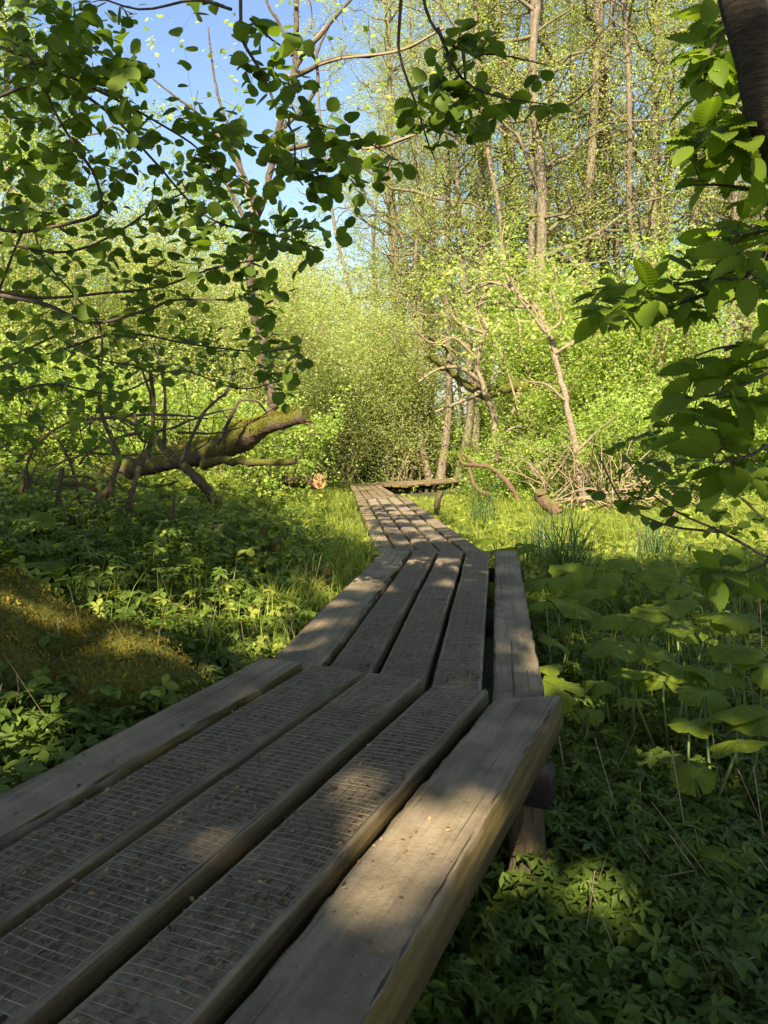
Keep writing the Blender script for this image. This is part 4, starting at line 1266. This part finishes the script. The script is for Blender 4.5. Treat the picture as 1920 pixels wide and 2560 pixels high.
b0 = at(1072, 1040, 16.5)
cs = thing('curved_sapling', 'crooked sapling with S-shaped stem in front of the alder trunks', 'sapling', b0)
mb = MB()
limb_mb(mb, [(1075, 1045, 16.5), (1072, 983, 16.4), (1064, 903, 16.3), (1044, 848, 16.2), (1029, 773, 16.1), (1042, 718, 16), (1029, 673, 16), (1055, 620, 15.9)], 7.5, 3)
for pts in ([(1029, 773, 16.1), (980, 730, 16), (930, 740, 15.9), (890, 700, 15.8)], [(1042, 718, 16), (990, 690, 16), (970, 650, 16)], [(1072, 960, 16.4), (1100, 930, 16.3), (1150, 920, 16.2)]):
    limb_mb(mb, pts, 4, 1.5, 5)
mb.build('trunk', M_birch, cs, loc=b0)
TW = np.concatenate([sample_poly([(880, 600), (1050, 560), (1120, 700), (1100, 800), (960, 780)], 85, 15.4, 17, 311)])
hbs = [(pxpath(p), np.full(len(pxpath(p)), .012)) for p in ([(1029, 773, 16.1), (980, 730, 16), (930, 740, 15.9), (890, 700, 15.8)], [(1029, 773, 16.1), (1042, 718, 16), (1029, 673, 16), (1055, 620, 15.9)])]
tubes, twigs = grow(hbs, TW, .004, .004)
tubes_mesh(sub(tubes, b0), 'twig', M_pale, cs, 3)
mb = MB(); twig_leaves(mb, twigs, T_hazel_s, 4, 11, .06, .09, .7, .1); mb.build('crown', M_alder, cs, loc=b0)

b0 = at(1064, 843, 17.5)
ml = thing('hanging_limb', 'thick mossy broken limb hanging across in front of the alder trunks', 'broken limb', b0)
mb = MB()
limb_mb(mb, [(1136, 836, 17.5), (1099, 830, 17.5), (1064, 843, 17.5), (1044, 833, 17.4), (979, 783, 17.2), (924, 765, 17)], 13, 5, 9)
mb.build('limb', M_moss, ml, loc=b0)
mb = MB()
for pts in ([(1044, 828, 17.4), (999, 803, 17.2), (954, 803, 17), (904, 825, 16.9)], [(1050, 840, 17.4), (1000, 870, 17.3), (940, 890, 17.2)], [(1120, 836, 17.5), (1115, 880, 17.5), (1095, 905, 17.5)], [(1060, 840, 17.4), (1065, 815, 17.4), (1090, 800, 17.4)]):
    limb_mb(mb, pts, 6, 2.2, 6)
mb.build('branch', M_birch, ml, loc=b0)

b0 = at(1300, 880, 19)
mb = MB(); limb_mb(mb, [(1320, 890, 19), (1300, 850, 19), (1275, 815, 19), (1255, 800, 19)], 13, 6, 9)
tag(mb.build('broken_branch', M_brown), 'brown broken branch hanging among green leaves right of the leaning birch', 'branch')

b0 = at(1100, 1070, 14.5)
fb = thing('fallen_branch', 'dark forked dead branch propped above the grass right of the far planks', 'branch', b0)
mb = MB(); limb_mb(mb, [(1122, 1082, 14.4), (1100, 1050, 14.5), (1082, 1029, 14.6), (1060, 1010, 14.7), (1029, 1007, 14.8), (1004, 1002, 14.9), (991, 985, 15)], 7, 3); mb.build('limb', M_brown, fb, loc=b0)
mb = MB(); limb_mb(mb, [(1032, 1007, 14.8), (1012, 992, 14.9), (997, 977, 15)], 5, 3); mb.build('branch', M_brown, fb, loc=b0)
mb = MB(); limb_mb(mb, [(1014, 1008, 14.9), (1020, 1035, 14.8), (1036, 1060, 14.7), (1062, 1071, 14.6)], 4, 6); mb.build('branch', M_brown, fb, loc=b0)

tw = thing('twig_tangle', 'tangle of bare pale twigs around the foot of the leaning birch', 'brush pile', at(1230, 1060, 12.5))
mb = MB(); o_ = np.array(tw.location)
for k in range(95):
    x0, y0 = R.uniform(1150, 1420), R.uniform(1030, 1110)
    a_ = at(x0, y0, R.uniform(11.8, 13.5))
    dx, dy = R.uniform(-150, 130), -R.uniform(10, 130)
    e_ = at(x0 + dx, y0 + dy, R.uniform(11.6, 13.4))
    m_ = (a_ + e_) / 2 + R.normal(0, .12, 3) + (0, 0, .16)
    mb.tube(smooth_path([a_, m_, e_], 9), np.linspace(R.uniform(.006, .014), .003, 9), 4, False)
for k in range(14):
    x0 = R.uniform(1170, 1480); a_ = at(x0, R.uniform(1060, 1110), 12.5); e_ = at(x0 + R.uniform(80, 220), R.uniform(1040, 1110), 12)
    mb.tube(smooth_path([a_, (a_ + e_) / 2 + (0, 0, .15), e_], 9), np.linspace(.018, .006, 9), 5, False)
mb.build('twig', M_pale, tw, loc=o_)

def stick(name, label, cat, pts, r0, r1, mat, rough=.1):
    mb = MB(); limb_mb(mb, pts, r0, r1, 9, rough)
    return tag(mb.build(name, mat), label, cat)
stick('stake', 'short rough mossy stake leaning in the grass right of the third section', 'stake', [(942, 1112, 11.5), (947, 1085, 11.5), (954, 1062, 11.5)], 6, 7, M_mossbr, .2)
stick('broken_log', 'pale broken log end lying at the far right of the meadow', 'log', [(1385, 1168, 8.6), (1415, 1138, 8.9), (1450, 1108, 9.4)], 15, 13, M_brown)
stick('mossy_stub', 'small mossy stub beside the left edge of the second section', 'stump', [(690, 1275, 4.9), (694, 1250, 4.9), (697, 1228, 4.9)], 20, 13, M_moss, .2)
stick('mossy_stub', 'slanting brown mossy stub in the shaded plants left of the third section', 'stump', [(560, 1205, 5.6), (568, 1170, 5.6), (580, 1135, 5.6)], 13, 7, M_moss, .2)
stick('mossy_stub', 'upright mossy stub just right of the slanting brown one', 'stump', [(592, 1220, 5.5), (596, 1190, 5.5), (598, 1165, 5.5)], 14, 11, M_moss, .2)
stick('rotten_stump', 'orange-brown rotten stump at the near side of the twig tangle', 'stump', [(1205, 1110, 11.6), (1188, 1085, 11.7), (1168, 1062, 11.8)], 16, 13, M_brown, .25)

# moss mound
def mound(label, c, rx, ry, h, seed):
    mb = MB(); k = 60; m = 26
    gz = 0
    u = np.linspace(0, 2 * math.pi, k, endpoint=False)[None]; t = np.linspace(0, 1, m)[:, None]
    x = c[0] + rx * t * np.cos(u) * (1 + .15 * np.sin(3 * u + seed)); y = c[1] + ry * t * np.sin(u) * (1 + .12 * np.sin(2 * u + seed))
    z = ground(x, y) - .05 + (h + .05) * np.sqrt(np.clip(1 - t ** 2.2, 0, 1)) * (1 + .38 * noise2(x, y, seed, 7)) - .03 * np.abs(noise2(x, y, seed + 3, 13)) + .018 * noise2(x, y, seed + 1, 16) + .006 * R.normal(size=x.shape)
    V = np.stack([x, y, z], -1).reshape(-1, 3)
    i = np.arange(m - 1)[:, None] * k; j = np.arange(k)[None]; j2 = (j + 1) % k
    o = thing('moss_mound', label, 'mossy mound', (c[0], c[1], float(ground(*c))))
    mb.add(V, np.stack([i + j, i + k + j, i + k + j2, i + j2], -1).reshape(-1, 4))
    mb.build('mound', M_moss, o, loc=o.location)
    # moss shoots
    n_ = 16000
    tt = np.sqrt(R.random(n_)); uu = R.uniform(0, 6.283, n_)
    ii = np.clip((tt * (m - 1)).astype(int), 0, m - 1); jj = (uu / 6.283 * k).astype(int) % k
    P = V[ii * k + jj] + R.normal(0, .018, (n_, 3)) * (1, 1, .2)
    sm = MB(); sm.leaves(P, R.normal(size=(n_, 3)) * .6 + (0, 0, .8), R.normal(size=(n_, 3)), R.uniform(.008, .024, n_) * (1 + .5 * noise2(P[:, 0], P[:, 1], 91, 14)), T_will)
    sm.build('moss', M_mossleaf, o, loc=o.location)
def gpt(px, py, it=30):
    """where the photo ray meets the ground"""
    r_ = ray(px, py); lo, hi = .5, 60.
    for t in np.linspace(.5, 60, 1200):
        p = CAM + r_ * t
        if p[2] < ground(p[0], p[1]): return p
    return CAM + r_ * 60
p = gpt(150, 1530)
mound('low mound covered with golden-green moss beside the left edge of the near planks', (-1.55, 2.9), .85, .42, .31, 3)

# ------------------------------------------------------------------ butterbur
def bleaf(seed):
    """kidney-shaped leaf, radius 1, stalk joins at the origin"""
    rr = np.random.default_rng(seed)
    k, m = 64, 6
    th = np.linspace(-math.pi + .22, math.pi - .22, k)
    edge = (1 - .42 * (np.abs(th) / math.pi) ** 6) * (1 + .05 * np.sin(th * 17) + .025 * rr.normal(size=k) + .05 * np.sin(th * 3 + rr.uniform(0, 6)))
    V = [(0, 0, 0)]
    for i in range(1, m + 1):
        f_ = i / m
        rib = .035 * np.abs(np.sin(np.arange(k) * math.pi / 7)) * f_
        dr = -.24 * f_ ** 2 + .13 * np.sin(th * 2 + seed) * f_ ** 2 + .07 * np.sin(th * 5 + seed * 2) * f_ ** 2
        for a, e, rb, d_ in zip(th, edge, rib, dr):
            V.append((math.sin(a) * e * f_, math.cos(a) * e * f_ + .05, .12 * f_ * (1 - f_) + rb + d_))
    V = np.array(V, float)
    F4 = []
    F3 = [(0, 1 + j + 1, 1 + j) for j in range(k - 1)]
    for i in range(m - 1):
        for j in range(k - 1):
            a = 1 + i * k + j
            F4.append((a, a + 1, a + k + 1, a + k))
    return V, np.array(F3), np.array(F4)
BL = [bleaf(s) for s in range(6)]
def butterbur(label, leaves, group):
    """leaves: list of (px,py,d,radius m)"""
    c = np.mean([at(a, b_, d_) for a, b_, d_, r_ in leaves], 0)
    base = np.array([c[0], c[1], float(ground(c[0], c[1]))])
    o = thing('butterbur', label, 'plant', base, group)
    for (a, b_, d_, r_) in leaves:
        tip = at(a, b_, d_)
        f_ = base + (tip - base) * (.25, .25, 0) + R.normal(0, .02, 3) * (1, 1, 0)
        f_[2] = float(ground(f_[0], f_[1])) - .01
        P = smooth_path([f_, f_ * .45 + tip * .55 + R.normal(0, .015, 3), tip], 8)
        sm = MB(); sm.tube(P - base, np.linspace(.0065, .0045, 8), 6, False)
        sm.build('stalk', M_stem, o)
        V, F3, F4 = BL[R.integers(6)]
        az = R.uniform(0, 6.283); tl = R.normal(0, .2, 2)
        x = np.array([math.cos(az), math.sin(az), tl[0]]); x /= np.linalg.norm(x)
        z = np.array([tl[0] * .6, -.04 + tl[1], 1]); z -= x * (z @ x); z /= np.linalg.norm(z); y = np.cross(z, x)
        W_ = (tip - base) + r_ * .8 * (V[:, :1] * x + V[:, 1:2] * y + V[:, 2:] * z)
        lm = MB(); lm.add(W_, F3); lm.f.append(F4); lf_ = lm.build('leaf', M_butter, o)
        ve = np.zeros(len(V), np.float32); ve[0] = 1
        for i_ in range(6): ve[1 + i_ * 64 + np.arange(0, 64, 7)] = 1 - .09 * i_
        lf_.data.attributes.new('vein', 'FLOAT', 'POINT').data.foreach_set('value', ve)
G1 = 'butterbur plants right of the boardwalk'
butterbur('butterbur with a broad bright leaf at centre of the clump right of the second section', [(1385, 1450, 3.2, .17), (1330, 1395, 3.4, .17), (1400, 1400, 3.5, .15), (1290, 1480, 3.1, .1)], G1)
butterbur('butterbur with wide flat leaves hugging the right edge of the second section', [(1180, 1300, 4.2, .2), (1240, 1305, 4.2, .2), (1200, 1385, 3.5, .1)], G1)
butterbur('butterbur of small bright leaves tucked against the corner of the two nearest sections', [(1180, 1440, 3.2, .085), (1215, 1490, 3, .13), (1275, 1540, 2.9, .07), (1170, 1475, 3.1, .07)], G1)
butterbur('butterbur with a large grey-green ruffled leaf near the right edge', [(1590, 1530, 2.7, .15), (1520, 1500, 2.9, .13), (1640, 1560, 2.6, .12)], G1)
butterbur('butterbur with upright leaves at the right edge below the ruffled grey one', [(1600, 1600, 2.5, .14), (1490, 1560, 2.7, .1), (1500, 1680, 2.4, .09)], G1)
butterbur('butterbur with bluish leaves behind the bright centre clump', [(1340, 1330, 3.9, .18), (1420, 1320, 4, .16), (1390, 1345, 3.8, .12)], G1)
butterbur('butterbur behind the sedge tuft with leaves in half shade', [(1480, 1355, 3.7, .17), (1540, 1330, 3.8, .16), (1450, 1300, 4.2, .16)], G1)
butterbur('butterbur of dark leaves deep in shade between centre clump and right edge', [(1430, 1470, 3.1, .13), (1480, 1440, 3.2, .15), (1540, 1450, 3.1, .15), (1370, 1510, 2.9, .1)], G1)
butterbur('butterbur at the right edge under the low hornbeam twigs', [(1600, 1400, 3.2, .15), (1650, 1440, 3.1, .16), (1580, 1330, 3.7, .15)], G1)
butterbur('butterbur with one sunlit leaf low beside the near plank', [(1275, 1935, 2.05, .1), (1200, 1890, 2.1, .08)], G1)
butterbur('small butterbur with a single rounded leaf right of the sunlit low one', [(1440, 1870, 2.1, .085), (1560, 1860, 2.1, .09)], G1)
butterbur('sunlit butterbur in the meadow just right of the third section', [(1062, 1165, 7.2, .2), (1090, 1185, 6.9, .18), (1130, 1180, 6.8, .16)], G1)
butterbur('bright butterbur patch in the sunny meadow behind the sedge tuft', [(1350, 1215, 5.8, .2), (1410, 1230, 5.6, .2), (1300, 1245, 5.4, .18), (1450, 1265, 5, .18)], G1)
butterbur('broad butterbur in half light between sedge tuft and second section', [(1180, 1255, 5, .2), (1230, 1235, 5.3, .2), (1270, 1275, 4.8, .2)], G1)
G2 = 'butterbur plants left of the boardwalk'
butterbur('butterbur lit by a sun fleck left of the second section', [(495, 1262, 4.3, .1), (440, 1290, 4.2, .07)], G2)
butterbur('butterbur with a broad leaf in shade left of the third section', [(420, 1215, 4.9, .2), (380, 1195, 5, .14), (470, 1200, 5.1, .13)], G2)
butterbur('butterbur touching the left corner where second and third sections meet', [(790, 1195, 6.1, .13), (830, 1198, 6.0, .09)], G2)
butterbur('butterbur with big drooping leaves by the dead stems at the left edge', [(60, 1120, 4.8, .2), (30, 1190, 4.2, .2), (150, 1170, 4.6, .17), (90, 1215, 4, .17)], G2)
butterbur('butterbur behind the dead stems under the mossy trunk', [(100, 1085, 5.6, .2), (30, 1080, 5.8, .2), (190, 1150, 5, .14)], G2)
butterbur('butterbur in shade between the mossy trunk and the slanting stub', [(480, 1130, 6.4, .2), (540, 1115, 6.6, .18), (590, 1140, 6.2, .15), (450, 1160, 5.8, .15)], G2)
butterbur('small lit butterbur in the sun-flecked herbs above the moss mound', [(300, 1330, 3.9, .06), (255, 1290, 4.1, .07), (350, 1310, 4, .05)], G2)

# ------------------------------------------------------------------ sedge tuft, grass, herbs
def blades(mb, P, h, lean, wdt, seed, segs=4):
    rr = np.random.default_rng(seed); n_ = len(P)
    az = rr.uniform(0, 6.283, n_); D = np.stack([np.cos(az), np.sin(az), np.zeros(n_)], 1)
    X = np.stack([-np.sin(az), np.cos(az), np.zeros(n_)], 1)
    tw_ = rr.uniform(-.8, .8, n_)[:, None]; X = X * np.cos(tw_) + D * np.sin(tw_)
    rows = []
    for i in range(segs + 1):
        t = i / segs
        c = P + D * (lean * h * t ** 2)[:, None] + np.array([0, 0, 1.]) * (h * (t - .35 * lean * t ** 2.5))[:, None]
        w_ = wdt * (1 - t ** 1.6) + .0004
        rows += [c - X * w_[:, None], c + X * w_[:, None]]
    V = np.stack(rows, 1)
    k = 2 * (segs + 1)
    F = np.array([(2 * i, 2 * i + 1, 2 * i + 3, 2 * i + 2) for i in range(segs)])
    mb.add(V.reshape(-1, 3), (F[None] + (np.arange(n_) * k)[:, None, None]).reshape(-1, 4))


def tuft(label, px, py, d, n_, h, spread):
    c = gpt(px, py); c[2] = float(ground(c[0], c[1])) - .02
    h *= c[1] / 4.9
    o = thing('sedge_tuft', label, 'sedge', c, 'sedge tufts')
    P = R.normal(0, spread, (n_, 3)) * (1, 1, 0)
    mb = MB(); blades(mb, P, R.uniform(.55, 1.05, n_) * h, R.uniform(.1, .75, n_), np.full(n_, .0055), int(px))
    mb.build('blades', M_sedge, o)
tuft('tall dark sedge tuft right of the second section', 1222, 1292, 4.7, 150, .8, .1)
tuft('sedge tuft with fine blades beside the end of the second section', 1170, 1250, 5.5, 80, .55, .06)
tuft('sedge tuft in sun at the right side of the meadow', 1420, 1240, 5.6, 90, .55, .1)
tuft('sedge tuft beside the third section', 1040, 1150, 7.8, 80, .5, .1)

DK = []  # deck outlines in xy for keeping plants off the boards
for F_ in FR:
    (ul, v0_), (_, v1_), (ur, _), (_, v1b) = F_['uv']
    DK.append((F_['O'], F_['a'], F_['d'], ul if ul < 0 or True else 0, ur, min(0, v0_) - 2.6, max(v1_, v1b)))
def on_deck(x, y, m=0.0, mr=None):
    mr = m if mr is None else mr
    o = np.zeros(len(x), bool)
    for O, a, d, ul, ur, v0_, v1_ in DK:
        q = np.stack([x - O[0], y - O[1]], 1)
        u = q @ a[:2]; v = q @ d[:2]
        o |= (u > ul - m) & (u < ur + mr) & (v > v0_) & (v < v1_)
    return o
def scatter(n_, y0, y1, pw=1.0, xl=.62, xr=.62, seed=0):
    rr = np.random.default_rng(seed)
    y = y0 * (y1 / y0) ** (rr.random(n_) ** pw)
    x = rr.uniform(-1, 1, n_) * (xl * y + .25)
    return x, y
# grass
x, y = scatter(190000, 3.2, 30, .85, .6, .6, 1)
s_ = x - np.interp(y, XY, XC)
lit = np.where(s_ > 0, sstep(y, 5.2, 6.6), sstep(y, 6.8 - .9 * np.clip(2 + s_, 0, 1.5), 9.5))
den = lit * (.55 + .45 * (noise2(x, y, 13, 1.1) > -.1)) + .09
den *= np.where((s_ > 0) | (y > 11), 1, np.clip(1.6 + s_ * .8, .2, 1))
den = np.where((s_ < -.4) & (s_ > -1.0) & (y > 4.2), np.maximum(den, .6), den)
ok = (R.random(len(x)) < den) & ~on_deck(x, y, .015) & ~((y > 20.5) & (y < 30) & on_deck(x, y, 1.3) & (R.random(len(x)) < .85) & (x > -.1))
x, y = x[ok], y[ok]
P = np.stack([x, y, ground(x, y) - .01], 1)
mb = MB(); h = R.uniform(.12, .36, len(x)) * np.where((y > 17) & (y < 27) & (x > -.9), .45, 1) * (1 + .25 * noise2(x, y, 14, .9))
blades(mb, P, h, R.uniform(.15, 1.0, len(x)), .002 + .00022 * y, 15, 3)
tag(mb.build('meadow_grass', M_grass), kind='stuff')

def herbs(name, n_, y0, y1, tmpl, s0, s1, h0, h1, mat, seed, densf, tilt=.35, per=3, spread=.05, stems=True):
    x, y = scatter(n_, y0, y1, 1.0, .64, .64, seed)
    ok = (R.random(len(x)) < densf(x, y)) & ~on_deck(x, y, .03, np.where(y < 3.6, -.4, .03)) & ((((x + 1.52) / .8) ** 2 + ((y - 2.95) / .4) ** 2 > 1) | (R.random(len(x)) < .22))
    x, y = x[ok], y[ok]
    z = ground(x, y)
    mb = MB(); sm = MB()
    sd_ = np.interp(y, XY, XC) - x
    hh = R.uniform(h0, h1, len(x)) * (1 + .3 * noise2(x, y, seed, 2.0)) * np.where(sd_ > 0, .35 + .65 * sstep(sd_, .6, 1.8), 1)
    for q in range(per):
        k = len(x)
        off = R.normal(0, spread, (k, 2))
        top = np.stack([x + off[:, 0], y + off[:, 1], z + hh * R.uniform(.7, 1.1, k)], 1)
        az = R.uniform(0, 6.283, k)
        ax = np.stack([np.cos(az), np.sin(az), R.normal(-.12, .25, k)], 1)
        no = np.stack([R.normal(0, tilt, k), R.normal(0, tilt, k) - .1, np.ones(k)], 1)
        mb.leaves(top, ax, no, R.uniform(s0, s1, k), tmpl)
        if stems:
            b_ = np.stack([x + off[:, 0] * .2, y + off[:, 1] * .2, z - .01], 1)
            mb.add(*bars(b_, top, .0016))
    o = mb.build(name, mat)
    return tag(o, kind='stuff')
nearf = lambda x, y: 1.0 * (.3 + .7 * (noise2(x, y, 17, 2.2) > -.1))
herbs('ground_elder', 15000, 1.25, 7.5, T_elder, .035, .075, .04, .18, M_elder, 31, nearf)
herbs('ground_elder', 4200, 1.5, 9, T_elder3, .04, .07, .08, .26, M_elder, 32, lambda x, y: nearf(x, y) * np.where(x < np.interp(y, XY, XC), 1, .4) * np.where((x > 0) & (y < 3.8), .06, 1))
herbs('creeping_herbs', 9000, 1.2, 8, T_hazel_s, .022, .045, .02, .1, M_elder, 33, lambda x, y: .9 + 0 * x, .5, 3, .06)
herbs('meadow_herbs', 6500, 5, 20, T_elder3, .05, .1, .1, .34, M_grass, 34, lambda x, y: np.where(x > np.interp(y, XY, XC), sstep(y, 5, 6.5), .7) * .6 * (.35 + .65 * (noise2(x, y, 18, 1.2) > 0)), .4, 3, .08)
herbs('bank_herbs', 8000, 4, 15, T_elder, .04, .085, .08, .3, M_elder, 35, lambda x, y: np.where(x < np.interp(y, XY, XC) - .4, 1, .08), .4, 3, .08)
herbs('tall_herbs', 1500, 2.6, 11, T_elder3, .03, .06, .14, .36, M_grass, 36, lambda x, y: np.where(x < np.interp(y, XY, XC), .7, .05), .5, 4, .04)
# fallen leaves on the soil
x, y = scatter(6500, 1.2, 7, 1, .6, .6, 44); ok = ~on_deck(x, y, .01); x, y = x[ok], y[ok]
mb = MB(); mb.leaves(np.stack([x, y, ground(x, y) + .012], 1), R.normal(size=(len(x), 3)) * (1, 1, .2), R.normal(size=(len(x), 3)) * .35 + (0, 0, 1), R.uniform(.025, .065, len(x)), T_flake)
x, y = scatter(650, 1.6, 10, 1, .62, .62, 45); ok = ~on_deck(x, y, .03); x, y = x[ok], y[ok]
B_ = np.stack([x, y, ground(x, y)], 1); T_ = B_ + R.normal(0, .12, (len(x), 3)) * (1, 1, 0) + np.stack([0 * x, 0 * x, R.uniform(.02, .4, len(x))], 1)
ds_ = MB(); ds_.add(*bars(B_, T_, .0022)); tag(ds_.build('dead_stalks', M_pale), kind='stuff')
tag(mb.build('ground_litter', M_litter), kind='stuff')
